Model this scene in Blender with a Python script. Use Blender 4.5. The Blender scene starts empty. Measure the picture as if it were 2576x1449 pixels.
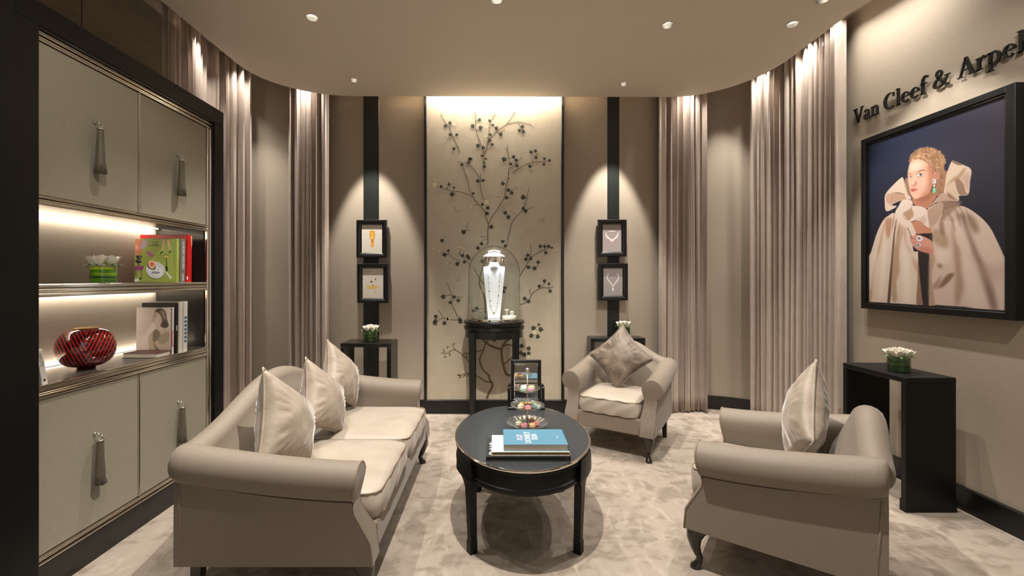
import bpy, bmesh, math, random
import numpy as np
from mathutils import Vector, Matrix
random.seed(7)
rng = np.random.default_rng(5)
SC = bpy.context.scene
C = SC.collection
PI = math.pi
F = 1100.0; CX = 1250.0; CY = 700.0; H = 1.45      # focal length in pixels, principal point, eye height

# ---------------------------------------------------------------- camera, world, exposure, big lights
cd = bpy.data.cameras.new('camera'); cam = bpy.data.objects.new('camera', cd); C.objects.link(cam)
cam.location = (0, 0, H); cam.rotation_euler = (PI/2, 0, 0)
cd.sensor_fit = 'HORIZONTAL'; cd.sensor_width = 36.0; cd.lens = F/2576*36
cd.shift_x = (1288-CX)/2576; cd.shift_y = -(724.5-CY)/2576
cd.clip_start = 0.05
SC.camera = cam
w = bpy.data.worlds.new('world'); SC.world = w; w.use_nodes = True
w.node_tree.nodes['Background'].inputs[0].default_value = (1.0, 0.94, 0.86, 1)
w.node_tree.nodes['Background'].inputs[1].default_value = 0.25
SC.view_settings.view_transform = 'Standard'; SC.view_settings.look = 'None'
SC.view_settings.exposure = 1.32; SC.view_settings.gamma = 1.0; SC.view_settings.use_curve_mapping = False
WARM = (1.0, 0.945, 0.87)
HC = 3.34; HU = 3.62; WB = 4.72

def spot(name, loc, to, power, angle, blend=0.6, size=0.03, col=WARM):
    l = bpy.data.lights.new(name, 'SPOT'); l.energy = power; l.color = col
    l.spot_size = math.radians(angle); l.spot_blend = blend; l.shadow_soft_size = size
    o = bpy.data.objects.new(name, l); C.objects.link(o); o.location = loc
    o.rotation_euler = (Vector(to)-Vector(loc)).to_track_quat('-Z', 'Y').to_euler()
    return o
def area(name, loc, to, power, sx, sy, col=WARM, rotz=None):
    l = bpy.data.lights.new(name, 'AREA'); l.energy = power; l.color = col
    l.shape = 'RECTANGLE'; l.size = sx; l.size_y = sy
    o = bpy.data.objects.new(name, l); C.objects.link(o); o.location = loc
    o.rotation_euler = (Vector(to)-Vector(loc)).to_track_quat('-Z', 'Y').to_euler()
    if rotz is not None: o.rotation_euler = (0, 0, rotz)
    return o
# recessed downlights of the ceiling panel, some unseen and added for fill: (x, y, target, watts, cone)
DOWN = [(-1.342, 3.175, (-1.15, 2.95, 0), 62, 74, 'downlight'), (1.276, 3.27, (1.15, 3.75, 0), 52, 78, 'downlight'),
        (2.204, 3.26, (2.1, 2.7, 0), 55, 80, 'downlight'), (0.0, 2.97, (0.1, 3.1, 0), 18, 84, 'downlight'),
        (2.216, 2.97, (2.9, 2.8, 1.7), 40, 60, 'downlight'),
        (-1.366, 4.176, (-1.34, 4.66, 1.75), 100, 40, 'downlight'), (1.236, 4.261, (1.24, 4.70, 1.75), 100, 40, 'downlight'),
        (-0.02, 1.85, (0.1, 2.45, 0), 165, 92, 'downlight'), (-0.9, 1.55, (-0.85, 2.5, 0), 12, 70, 'downlight'),  # second lamp here and all below: unseen, added as fill
        (1.5, 1.7, (1.2, 2.6, 0), 14, 80, 'downlight'), (-1.35, 2.2, (-1.2, 2.6, 0), 28, 70, 'downlight'),
        (0.3, 0.6, (0.4, 1.4, 0), 5, 90, 'downlight'), (1.9, 1.1, (2.93, 2.8, 1.9), 44, 58, 'downlight'),
        (-0.7, 0.9, (-2.07, 2.4, 1.3), 36, 60, 'downlight')]
for k, (x, y, to, p, a, n) in enumerate(DOWN):
    spot('downlight_lamp', (x, y, HC+0.003), to, p, a, 0.5, 0.022)
# lamps in the cove above the curtains, the painting and the right wall
area('cove_lamp', (-0.03, 4.63, HU-0.03), (-0.03, 4.66, 0), 32, 1.30, 0.05)
for x, y, tx, ty, p in [(-2.47, 3.76, -2.58, 3.78, 15), (-2.44, 4.24, -2.55, 4.33, 13), (-1.98, 4.55, -1.98, 4.66, 16), (2.03, 4.62, 2.03, 4.74, 18),
                        (2.56, 4.30, 2.68, 4.38, 16), (2.70, 3.86, 2.80, 3.88, 17)]:
    spot('cove_lamp', (x, y, HU-0.02), (tx, ty, 2.2), p*1.5, 84, 1.0, 0.015)
spot('cove_lamp', (-2.25, 4.36, HU-0.04), (-2.52, 4.66, 1.3), 42, 44, 1.0, 0.02)
spot('cove_lamp', (2.32, 4.60, HU-0.04), (2.62, 4.80, 1.3), 42, 44, 1.0, 0.02)
l = area('cove_lamp', (2.73, 3.20, HU-0.03), (2.86, 3.16, 2.2), 4.6, 0.9, 0.03); l.rotation_euler = (0, math.radians(-4), PI/2); l.data.spread = math.radians(120)

# ---------------------------------------------------------------- helpers
def lin(c):
    c = [v/255.0 for v in c[:3]]
    return tuple((v/12.92 if v <= 0.04045 else ((v+0.055)/1.055)**2.4) for v in c)
def P(px, py, Y):                                   # a point of the room at distance Y
    return Vector(((px-CX)*Y/F, Y, H-(py-CY)*Y/F))
def tag(o, label=None, cat=None, group=None, kind=None):
    if label: o['label'] = label
    if cat: o['category'] = cat
    if group: o['group'] = group
    if kind: o['kind'] = kind
    return o
def empty(name, loc=(0,0,0), rz=0, label=None, cat=None, group=None):
    o = bpy.data.objects.new(name, None); C.objects.link(o); o.location = loc; o.rotation_euler = (0, 0, rz)
    o.empty_display_size = 0.1
    return tag(o, label, cat, group)
def copy_tree(o, parent=None):
    c = o.copy(); C.objects.link(c); c.parent = parent
    for ch in [x for x in C.objects if x.parent == o]: copy_tree(ch, c)
    return c

class MB:
    def __init__(s): s.v = []; s.f = []; s.sm = []; s.mi = []
    def add(s, v, f, smooth=False, mi=0):
        b = len(s.v); s.v += [tuple(p) for p in v]; s.f += [tuple(b+i for i in q) for q in f]
        s.sm += [smooth]*len(f); s.mi += [mi]*len(f); return s
    def box(s, x0, x1, y0, y1, z0, z1, bev=0.0, seg=1, M=None, mi=0):
        bm = bmesh.new(); bmesh.ops.create_cube(bm, size=1)
        for v in bm.verts:
            v.co = Vector(((x0+x1)/2+v.co.x*(x1-x0), (y0+y1)/2+v.co.y*(y1-y0), (z0+z1)/2+v.co.z*(z1-z0)))
        if bev > 0: bmesh.ops.bevel(bm, geom=bm.edges[:], offset=bev, segments=seg, affect='EDGES', profile=0.5)
        s.bm(bm, M, smooth=False, mi=mi); return s
    def bm(s, bm, M=None, smooth=False, mi=0):
        bm.verts.index_update()
        vs = [(M @ v.co if M is not None else v.co.copy()) for v in bm.verts]
        s.add(vs, [[v.index for v in f.verts] for f in bm.faces], smooth, mi); bm.free(); return s
    def lathe(s, prof, n=32, c=(0,0,0), sx=1.0, sy=1.0, smooth=True, M=None, mi=0, cap=True):
        vs = []; fs = []
        for r, z in prof:
            for k in range(n):
                a = 2*PI*k/n; vs.append(Vector((c[0]+r*sx*math.cos(a), c[1]+r*sy*math.sin(a), c[2]+z)))
        for i in range(len(prof)-1):
            for k in range(n):
                a = i*n+k; b = i*n+(k+1) % n; fs.append((a, b, b+n, a+n))
        if cap:
            if prof[0][0] > 1e-5: fs.append(tuple(reversed(range(n))))
            if prof[-1][0] > 1e-5: fs.append(tuple(range((len(prof)-1)*n, len(prof)*n)))
        if M is not None: vs = [M @ v for v in vs]
        s.add(vs, fs, smooth, mi); return s
    def tube(s, pts, r, n=8, closed=False, cap=True, smooth=True, mi=0):
        pts = [Vector(p) for p in pts]; m = len(pts)
        rr = r if isinstance(r, (list, tuple)) else [r]*m
        vs = []; fs = []; up = None
        for i in range(m):
            if closed: t = pts[(i+1) % m]-pts[i-1]
            else: t = pts[min(i+1, m-1)]-pts[max(i-1, 0)]
            if t.length < 1e-9: t = Vector((0, 0, 1))
            t.normalize()
            if up is None:
                up = t.orthogonal().normalized()
            else:
                up = up - t*up.dot(t)
                up = up.normalized() if up.length > 1e-6 else t.orthogonal().normalized()
            q = t.cross(up)
            for k in range(n):
                a = 2*PI*k/n; vs.append(pts[i]+(up*math.cos(a)+q*math.sin(a))*rr[i])
        e = m if closed else m-1
        for i in range(e):
            j = (i+1) % m
            for k in range(n):
                fs.append((i*n+k, i*n+(k+1) % n, j*n+(k+1) % n, j*n+k))
        if cap and not closed:
            fs.append(tuple(reversed(range(n)))); fs.append(tuple(range((m-1)*n, m*n)))
        s.add(vs, fs, smooth, mi); return s
    def loft(s, rings, closed_ring=True, cap=False, smooth=True, mi=0):
        n = len(rings[0]); vs = [p for r in rings for p in r]; fs = []
        for i in range(len(rings)-1):
            for k in range(n if closed_ring else n-1):
                a = i*n+k; b = i*n+(k+1) % n; fs.append((a, b, b+n, a+n))
        s.add(vs, fs, smooth, mi)
        if cap:
            from mathutils.geometry import tessellate_polygon
            for r in (rings[0], rings[-1]):
                t = tessellate_polygon([[Vector(p) for p in r]]); s.add(r, t, False, mi)
        return s
    def prism(s, poly, M, depth, mi=0):                # polygon in local XY, extruded along local Z
        from mathutils.geometry import tessellate_polygon
        n = len(poly); a = [M @ Vector((x, y, 0)) for x, y in poly]; b = [M @ Vector((x, y, depth)) for x, y in poly]
        t = tessellate_polygon([[Vector((x, y, 0)) for x, y in poly]])
        s.add(a+b, [tuple(q) for q in t]+[tuple(i+n for i in q) for q in t]+[(i, (i+1) % n, (i+1) % n+n, i+n) for i in range(n)], False, mi)
        return s
    def build(s, name, mats, parent=None, fix=True):
        me = bpy.data.meshes.new(name); me.from_pydata(s.v, [], s.f)
        mats = mats if isinstance(mats, (list, tuple)) else [mats]
        for m in mats: me.materials.append(m)
        me.polygons.foreach_set('use_smooth', s.sm)
        if len(mats) > 1: me.polygons.foreach_set('material_index', s.mi)
        if fix:
            bm = bmesh.new(); bm.from_mesh(me); bmesh.ops.recalc_face_normals(bm, faces=bm.faces[:]); bm.to_mesh(me); bm.free()
        me.update()
        o = bpy.data.objects.new(name, me); C.objects.link(o)
        if parent: o.parent = parent
        return o
def smooth_angle(o, deg=40):
    me = o.data
    try: me.set_sharp_from_angle(angle=math.radians(deg))
    except Exception: pass
    return o

# ---------------------------------------------------------------- materials
def mat(name, col, rough=0.6, metal=0.0, spec=0.5, sheen=0.0, coat=0.0, emit=None, estr=0.0):
    m = bpy.data.materials.new(name); m.use_nodes = True
    b = m.node_tree.nodes['Principled BSDF']
    b.inputs['Base Color'].default_value = (*lin(col), 1); b.inputs['Roughness'].default_value = rough
    b.inputs['Metallic'].default_value = metal; b.inputs['Specular IOR Level'].default_value = spec
    if sheen:
        b.inputs['Sheen Weight'].default_value = sheen; b.inputs['Sheen Roughness'].default_value = 0.35
    if coat:
        b.inputs['Coat Weight'].default_value = coat; b.inputs['Coat Roughness'].default_value = 0.08
    if emit: b.inputs['Emission Color'].default_value = (*lin(emit), 1); b.inputs['Emission Strength'].default_value = estr
    return m
def nd(m, t): return m.node_tree.nodes.new(t)
def ln(m, a, b): m.node_tree.links.new(a, b)
def vary(m, col2, scale=(1,1,1), nscale=5.0, detail=4, lo=0.35, hi=0.65, bump=0.0, bdist=0.01, rough2=None, coords='Object', fac=1.0):
    """two-colour noise over an object's own coordinates, with a little relief"""
    b = m.node_tree.nodes['Principled BSDF']
    tc = nd(m, 'ShaderNodeTexCoord'); mp = nd(m, 'ShaderNodeMapping'); mp.inputs['Scale'].default_value = scale
    nz = nd(m, 'ShaderNodeTexNoise'); nz.inputs['Scale'].default_value = nscale; nz.inputs['Detail'].default_value = detail
    mr = nd(m, 'ShaderNodeMapRange'); mr.inputs[1].default_value = lo; mr.inputs[2].default_value = hi; mr.inputs[4].default_value = fac
    mx = nd(m, 'ShaderNodeMix'); mx.data_type = 'RGBA'
    ln(m, tc.outputs[coords], mp.inputs[0]); ln(m, mp.outputs[0], nz.inputs[0]); ln(m, nz.outputs[0], mr.inputs[0])
    ln(m, mr.outputs[0], mx.inputs[0])
    old = b.inputs['Base Color']
    if old.is_linked: ln(m, old.links[0].from_socket, mx.inputs[6])
    else: mx.inputs[6].default_value = old.default_value
    mx.inputs[7].default_value = (*lin(col2), 1)
    ln(m, mx.outputs[2], b.inputs['Base Color'])
    if bump:
        bp = nd(m, 'ShaderNodeBump'); bp.inputs['Strength'].default_value = bump; bp.inputs['Distance'].default_value = bdist
        ln(m, nz.outputs[0], bp.inputs['Height'])
        if b.inputs['Normal'].is_linked: ln(m, b.inputs['Normal'].links[0].from_socket, bp.inputs['Normal'])
        ln(m, bp.outputs[0], b.inputs['Normal'])
    return m
def weave(m, scale=500, strength=0.25, dist=0.002, sx=1, sz=1):
    b = m.node_tree.nodes['Principled BSDF']
    tc = nd(m, 'ShaderNodeTexCoord'); mp = nd(m, 'ShaderNodeMapping'); mp.inputs['Scale'].default_value = (sx, sx, sz)
    nz = nd(m, 'ShaderNodeTexNoise'); nz.inputs['Scale'].default_value = scale; nz.inputs['Detail'].default_value = 1
    bp = nd(m, 'ShaderNodeBump'); bp.inputs['Strength'].default_value = strength; bp.inputs['Distance'].default_value = dist
    ln(m, tc.outputs['Object'], mp.inputs[0]); ln(m, mp.outputs[0], nz.inputs[0]); ln(m, nz.outputs[0], bp.inputs['Height'])
    if b.inputs['Normal'].is_linked: ln(m, b.inputs['Normal'].links[0].from_socket, bp.inputs['Normal'])
    ln(m, bp.outputs[0], b.inputs['Normal'])
    return m

M_WALL = weave(vary(mat('grasscloth', (170,157,140), 0.75, sheen=0.1), (154,141,124), (4,4,60), 16, 6, 0.3, 0.7, 0.03, 0.002), 160, 0.08, 0.002, 1, 5)
M_WALLD = weave(vary(mat('dark_wall_panel', (120,108,92), 0.8), (108,97,82), (1,1,14), 8, 4), 120, 0.2, 0.002)
M_CEIL = mat('ceiling_paint', (222,211,194), 0.7)
M_DOOR = weave(vary(mat('door_linen', (148,141,124), 0.7), (138,131,114), (1,1,3), 60, 3, fac=0.7), 400, 0.3, 0.002, 1, 1.5)
M_BLACK = mat('ebonised_wood', (10,10,9), 0.32, spec=0.5, coat=0.25)
M_BLACKM = mat('black_frame', (10,10,10), 0.45, spec=0.32)
M_PILA = vary(mat('pilaster_green_black', (20,25,20), 0.4, spec=0.5, coat=0.2), (25,30,24), (1,1,1), 30, 3)
M_BASE = mat('black_baseboard', (12,12,11), 0.35)
M_CHROME = mat('polished_nickel', (236,230,220), 0.14, 1.0)
M_STEEL = mat('brushed_silver', (205,198,188), 0.3, 1.0)
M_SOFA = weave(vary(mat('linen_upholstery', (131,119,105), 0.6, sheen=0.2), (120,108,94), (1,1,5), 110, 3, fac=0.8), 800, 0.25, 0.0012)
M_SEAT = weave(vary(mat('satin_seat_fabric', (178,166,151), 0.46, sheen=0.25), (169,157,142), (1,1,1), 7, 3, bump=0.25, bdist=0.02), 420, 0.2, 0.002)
M_PIPE = mat('seam_piping', (138,122,105), 0.6)
M_LEG = mat('dark_stained_leg', (33,25,21), 0.3, coat=0.3)
M_VELVET = vary(mat('velvet_light', (160,146,130), 0.52, sheen=0.7), (143,128,112), (1,1,1), 9, 4, 0.40, 0.66, bump=0.45, bdist=0.02)
M_VELVETD = vary(mat('velvet_taupe', (126,112,97), 0.55, sheen=0.5), (96,83,70), (1,1,1), 12, 6, 0.4, 0.62, bump=0.3, bdist=0.01)
M_CURT = weave(vary(mat('silk_curtain', (170,155,143), 0.32, spec=0.8, sheen=0.15), (158,143,131), (1,1,0.3), 30, 3, fac=0.7), 140, 0.10, 0.002, 1, 0.6)
M_WHITE = mat('white_petal', (238,232,218), 0.55)
M_LEAF = mat('green_leaf', (70,112,38), 0.5)
M_PAPER = vary(mat('page_edges', (214,206,192), 0.8), (186,176,160), (1,1,260), 1.0, 1)
M_DARKIN = mat('lamp_can_inside', (18,17,15), 0.35)
M_LAMP = mat('lamp_face', (255,250,240), 0.5, emit=(255,240,215), estr=14.0)
M_LED = mat('led_strip_face', (255,250,240), 0.5, emit=(255,226,190), estr=9.0)
M_BUST = mat('white_bust_leather', (232,234,238), 0.45)
M_GREYTOP = vary(mat('grey_leather_top', (46,49,52), 0.34, spec=0.5), (56,59,61), (1,1,1), 40, 5, bump=0.1, bdist=0.001)
M_MIRROR = mat('mirror_silver', (225,225,222), 0.02, 1.0)

def glass_mat(name, tint=(252,253,252), rough=0.02, edge=1.45, gloss=1.0):
    """thin glass: clear through, reflections by Fresnel"""
    m = bpy.data.materials.new(name); m.use_nodes = True; nt = m.node_tree; nt.nodes.clear()
    out = nt.nodes.new('ShaderNodeOutputMaterial'); mix = nt.nodes.new('ShaderNodeMixShader')
    tr = nt.nodes.new('ShaderNodeBsdfTransparent'); gl = nt.nodes.new('ShaderNodeBsdfGlossy'); fr = nt.nodes.new('ShaderNodeLayerWeight')
    tr.inputs[0].default_value = (*lin(tint), 1); gl.inputs['Roughness'].default_value = rough; gl.inputs[0].default_value = (gloss, gloss, gloss, 1)
    fr.inputs[0].default_value = 0.5
    pw_ = nt.nodes.new('ShaderNodeMath'); pw_.operation = 'POWER'; pw_.inputs[1].default_value = 3.6
    ma = nt.nodes.new('ShaderNodeMath'); ma.operation = 'MULTIPLY_ADD'; ma.inputs[1].default_value = 0.85; ma.inputs[2].default_value = 0.035*(edge-0.45)
    nt.links.new(fr.outputs['Facing'], pw_.inputs[0]); nt.links.new(pw_.outputs[0], ma.inputs[0])
    cr = nt.nodes.new('ShaderNodeValToRGB'); cr.color_ramp.elements[0].position = 0.72; cr.color_ramp.elements[0].color = (*lin(tint), 1)
    cr.color_ramp.elements[1].position = 0.97; cr.color_ramp.elements[1].color = (*[v*0.35 for v in lin(tint)], 1)
    nt.links.new(fr.outputs['Facing'], cr.inputs[0]); nt.links.new(cr.outputs[0], tr.inputs[0])
    nt.links.new(ma.outputs[0], mix.inputs[0]); nt.links.new(tr.outputs[0], mix.inputs[1]); nt.links.new(gl.outputs[0], mix.inputs[2])
    nt.links.new(mix.outputs[0], out.inputs[0]); return m
M_GLASS = glass_mat('clear_glass')
M_CRYSTAL = glass_mat('pressed_glass', (238,240,240), 0.10, 6.0)

# carpet: pile brushed in soft light and dark patches
M_CARPET = mat('carpet', (162,149,135), 0.95, sheen=0.15)
vary(M_CARPET, (138,125,111), (1.0,1.5,1), 6.0, 9, 0.47, 0.62)
vary(M_CARPET, (176,164,150), (2.0,0.9,1), 7.0, 9, 0.52, 0.68, bump=0.35, bdist=0.006, fac=0.8)
weave(M_CARPET, 420, 0.4, 0.003)
for n_ in M_CARPET.node_tree.nodes:
    if n_.type == 'TEX_NOISE' and n_.inputs['Detail'].default_value > 5: n_.inputs['Distortion'].default_value = 0.9

# silver leaf panel: small squares of leaf with brushed relief
def leaf_mat():
    m = mat('silver_leaf', (190,178,152), 0.42, metal=0.15, spec=0.6)
    b = m.node_tree.nodes['Principled BSDF']
    tc = nd(m, 'ShaderNodeTexCoord'); mp = nd(m, 'ShaderNodeMapping'); mp.inputs['Rotation'].default_value = (PI/2, 0, 0)
    br = nd(m, 'ShaderNodeTexBrick'); br.offset = 0.0; br.inputs['Scale'].default_value = 1.0
    br.inputs['Color1'].default_value = (*lin((190,178,156)), 1); br.inputs['Color2'].default_value = (*lin((184,172,151)), 1)
    br.inputs['Mortar'].default_value = (*lin((180,167,142)), 1); br.inputs['Mortar Size'].default_value = 0.0010
    br.inputs['Brick Width'].default_value = 0.077; br.inputs['Row Height'].default_value = 0.088
    nz = nd(m, 'ShaderNodeTexNoise'); nz.inputs['Scale'].default_value = 16; nz.inputs['Detail'].default_value = 5
    mp2 = nd(m, 'ShaderNodeMapping'); mp2.inputs['Scale'].default_value = (1, 1, 9)
    bp = nd(m, 'ShaderNodeBump'); bp.inputs['Strength'].default_value = 0.10; bp.inputs['Distance'].default_value = 0.004
    ln(m, tc.outputs['Object'], mp.inputs[0]); ln(m, mp.outputs[0], br.inputs[0]); ln(m, br.outputs[0], b.inputs['Base Color'])
    ln(m, tc.outputs['Object'], mp2.inputs[0]); ln(m, mp2.outputs[0], nz.inputs[0]); ln(m, nz.outputs[0], bp.inputs['Height']); ln(m, bp.outputs[0], b.inputs['Normal'])
    return m
M_SILVER = leaf_mat()

# ---------------------------------------------------------------- setting
def struct(name, mb, m, parent=None):
    o = mb.build(name, m, parent)
    if not parent: o['kind'] = 'structure'
    return o
fl = MB(); fl.box(-3.4, 3.6, -3.2, 5.3, -0.1, 0.0); struct('floor', fl, M_CARPET)
uc = MB(); uc.box(-3.4, 3.6, -0.6, 5.3, HU, HU+0.1); struct('ceiling', uc, M_CEIL)

# dropped ceiling panel with rounded back corners and round holes for the lamps
def panel_outline():
    X0, X1, Y1, r = -2.287, 2.52, 4.54, 0.62
    pts = [(X0, -0.6), (X0, Y1-r*1.1)]
    for k in range(1, 12):
        a = PI-(PI/2)*k/12; pts.append((X0+r*1.35+r*1.35*math.cos(a), Y1-r*1.1+r*1.1*math.sin(a)))
    pts += [(X0+r*1.35, Y1), (X1-r*1.15, Y1+0.02)]
    for k in range(1, 12):
        a = PI/2-(PI/2)*k/12; pts.append((X1-r*1.15+r*1.15*math.cos(a), Y1+0.02-r*1.3+r*1.3*math.sin(a)))
    pts += [(X1, Y1+0.02-r*1.3), (X1, -0.6)]
    return pts
cu = bpy.data.curves.new('ceiling_panel', 'CURVE'); cu.dimensions = '2D'; cu.fill_mode = 'BOTH'; cu.extrude = 0.03
def add_spline(pts):
    s = cu.splines.new('POLY'); s.points.add(len(pts)-1); s.use_cyclic_u = True
    for p, q in zip(s.points, pts): p.co = (q[0], q[1], 0, 1)
add_spline(panel_outline())
RH = 0.046
for d in DOWN: add_spline([(d[0]+RH*math.cos(2*PI*k/32), d[1]+RH*math.sin(2*PI*k/32)) for k in range(32)])
tmp = bpy.data.objects.new('ceiling_panel', cu); C.objects.link(tmp); tmp.location = (0, 0, HC+0.03)
dg = bpy.context.evaluated_depsgraph_get(); me = bpy.data.meshes.new_from_object(tmp.evaluated_get(dg))
bpy.data.objects.remove(tmp)
cp = bpy.data.objects.new('ceiling_panel', me); C.objects.link(cp); cp.location = (0, 0, HC+0.03)
me.materials.clear(); me.materials.append(M_CEIL); cp['kind'] = 'structure'

DL_WHERE = ['over the left end of the sofa, in the second row', 'above the armchair by the wall', 'nearest the rounded right corner',
            'cut by the top edge of the picture, over the table', 'cut by the top edge, beside the right cove',
            'small one throwing light on the two frames left of the painting', 'small one throwing light on the two frames right of the painting']
DL_OUT = ['out of frame above the near end of the coffee table', 'added for fill, unseen above the near arm of the sofa', 'added for fill, unseen above the foreground armchair', 'added for fill, unseen between the sofa back and the cabinet',
          'added for fill, unseen, nearest the viewer', 'added for fill, unseen, aimed at the poster', 'added for fill, unseen, aimed at the cabinet doors']
for k, d in enumerate(DOWN):
    t = empty('recessed_downlight', (d[0], d[1], HC), 0, ('recessed round ceiling downlight '+DL_WHERE[k]) if k < 7 else 'recessed round ceiling downlight '+DL_OUT[k-7], 'ceiling light', 'recessed ceiling downlights')
    m = MB(); m.lathe([(RH-0.004, 0.0), (RH+0.007, -0.003), (RH+0.009, 0.0), (RH, 0.002)], 32, cap=False); m.build('trim_ring', M_CEIL, t)
    m = MB(); m.lathe([(RH-0.001, 0.001), (RH-0.003, 0.10), (0.0, 0.10)], 32, cap=False); m.build('lamp_can', M_DARKIN, t, fix=False)
    v = Vector(d[2])-Vector((d[0], d[1], HC)); R = v.to_track_quat('-Z', 'Y').to_matrix().to_4x4()
    m = MB(); m.lathe([(0.0, 0.0), (0.030, 0.0), (0.034, 0.005), (0.034, 0.018)], 24, M=Matrix.Translation((0, 0, 0.033)) @ R, cap=False); m.build('lamp', M_LAMP, t)

# walls: the back wall bows out behind the curtains and turns the corners in a curve
def spline(pts, n=10):
    out = []; p = [Vector(q) for q in pts]; p = [p[0]*2-p[1]]+p+[p[-1]*2-p[-2]]
    for i in range(1, len(p)-2):
        for k in range(n):
            t = k/n; a, b, c, d = p[i-1], p[i], p[i+1], p[i+2]
            out.append(0.5*((2*b)+(c-a)*t+(2*a-5*b+4*c-d)*t*t+(3*b-a-3*c+d)*t**3))
    out.append(p[-2]); return out
BACK = spline([(-2.86,3.2), (-2.86,3.95), (-2.74,4.42), (-2.42,4.72), (-2.0,4.79), (-1.55,4.74), (-0.78,4.70), (0.72,4.70), (1.5,4.76), (2.0,4.87), (2.4,4.86), (2.70,4.70), (2.88,4.45), (2.93,4.1), (2.93,3.65)], 8)
def wall_strip(name, path, z0, z1, th, m, kind='structure'):
    """upright band that follows a path; thickness goes away from the room"""
    mb = MB(); n = len(path); rings = []
    for i, p in enumerate(path):
        t = (Vector(path[min(i+1, n-1)])-Vector(path[max(i-1, 0)])); t = Vector((t[0], t[1])); t.normalize()
        nn = Vector((-t[1], t[0]))
        q = Vector((p[0], p[1]))+nn*th
        rings.append([(p[0], p[1], z0), (p[0], p[1], z1), (q[0], q[1], z1), (q[0], q[1], z0)])
    mb.loft(rings, cap=True, smooth=True)
    o = mb.build(name, m); smooth_angle(o, 35)
    if kind: o['kind'] = kind
    return o
wall_strip('wall_back', BACK, 0, HU, 0.1, M_WALL)
wr = MB(); wr.box(2.93, 3.05, -3.2, 3.66, 0, HU); struct('wall_right', wr, M_WALL)
wl = MB()
for y0, y1 in ((-3.2, 0.9), (0.9, 1.9), (1.905, 2.595), (2.60, 3.22)):
    pass
wl.box(-2.98, -2.475, -3.2, 3.22, 0, HU); o = struct('wall_left', wl, M_WALLD)
for y0, y1 in ((0.6, 1.425), (1.43, 2.59), (2.596, 3.22)):     # upper panels with a fine joint between them
    m = MB(); m.box(-2.476, -2.462, y0, y1, 2.55, HU-0.01, 0.002); q = m.build('wall_panel', M_WALLD, o)
# near dark column at the left edge
m = MB(); m.box(-2.48, -2.03, 1.30, 1.84, 0, HC+0.2, 0.006); struct('wall_front_left', m, M_BLACKM)
m = MB(); m.box(-2.48, -2.04, -3.2, 1.30, 0, HC+0.2); struct('wall_front_left', m, M_BLACKM)
# baseboards
def offs(path, d):
    out = []; n = len(path)
    for i, p in enumerate(path):
        t = Vector(path[min(i+1, n-1)])-Vector(path[max(i-1, 0)]); t = Vector((t[0], t[1])).normalized()
        out.append(Vector((p[0]+t[1]*d, p[1]-t[0]*d)))
    return out
bb = offs(BACK, 0.022)
o = wall_strip('baseboard_back', bb, 0.0, 0.135, 0.02, M_BASE)
o = wall_strip('baseboard_back', offs(BACK, 0.028), 0.135, 0.147, 0.027, M_BASE)
m = MB(); m.box(2.906, 2.929, -3.2, 3.66, 0, 0.135); m.box(2.898, 2.929, -3.2, 3.66, 0.135, 0.148, 0.003); struct('baseboard_right', m, M_BASE)
# dark pilaster strips behind the framed drawings
def pilaster(px0, px1, Y, name):
    m = MB(); x0 = (px0-CX)*Y/F; x1 = (px1-CX)*Y/F
    m.box(x0, x1, Y, Y+0.06, 0, HU-0.01, 0.003); return struct(name, m, M_PILA)
pilaster(914, 953, 4.715, 'trim_1'); pilaster(1523, 1558, 4.725, 'trim_2')
# ---------------------------------------------------------------- curtains
def curtain(path, pleats, label, name='curtain', seed=0, amp=0.045, z0=0.012, z1=HU-0.02, mark=None):
    r = random.Random(seed); pth = spline(path, 30)
    L = [0.0]
    for i in range(1, len(pth)): L.append(L[-1]+(pth[i]-pth[i-1]).length)
    tot = L[-1]; n = pleats*14
    amps = [amp*r.uniform(0.6, 1.25) for _ in range(pleats+2)]; wid = [r.uniform(0.75, 1.3) for _ in range(pleats)]
    s = sum(wid); cum = [0]
    for q in wid: cum.append(cum[-1]+q/s)
    rows = 22; rings = []
    def at(u):
        d = u*tot; i = 0
        while i < len(L)-2 and L[i+1] < d: i += 1
        t = (d-L[i])/max(1e-6, L[i+1]-L[i]); p = pth[i].lerp(pth[i+1], t); tg = (pth[i+1]-pth[i]).normalized()
        return p, Vector((tg[1], -tg[0]))
    base = []
    for k in range(n+1):
        j = min(pleats-1, k//14); f = (k-j*14)/14; u = cum[j]+(cum[j+1]-cum[j])*f
        p, nn = at(min(1, u)); base.append((p, nn, j, f))
    ph = [r.uniform(0, 6.28) for _ in range(pleats)]
    for i in range(rows+1):
        v = i/rows; z = z0+(z1-z0)*v; ring = []
        for (p, nn, j, f) in base:
            a = amps[j]*(1-math.cos(2*PI*f))*0.5
            sp = 1.0+0.10*math.sin(3.1*v+ph[j])
            fl = 0.010*math.sin(5*PI*f+ph[j]+v*1.5)*(0.4+0.6*(1-v))
            q = p+nn*(a*sp*2.0+fl); tt = Vector((-nn[1], nn[0]))*0.012*math.sin(2*PI*f)*math.sin(2.2*v+ph[j])
            q = q+tt
            ring.append((q[0], q[1], z+0.006*math.sin(7*f+j) if i == 0 else z))
        rings.append(ring)
    m = MB(); m.loft(rings, closed_ring=False)
    o = m.build(name, M_CURT, fix=False)
    sd = o.modifiers.new('cloth thickness', 'SOLIDIFY'); sd.thickness = 0.003
    return tag(o, label, 'curtain', 'silk curtains round the room')
curtain([(-2.50,3.24), (-2.60,3.6), (-2.66,3.98), (-2.62,4.28), (-2.49,4.44)], 17, 'long silk curtain at the left, partly hidden behind the wall cabinet', seed=1, amp=0.030)
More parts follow.
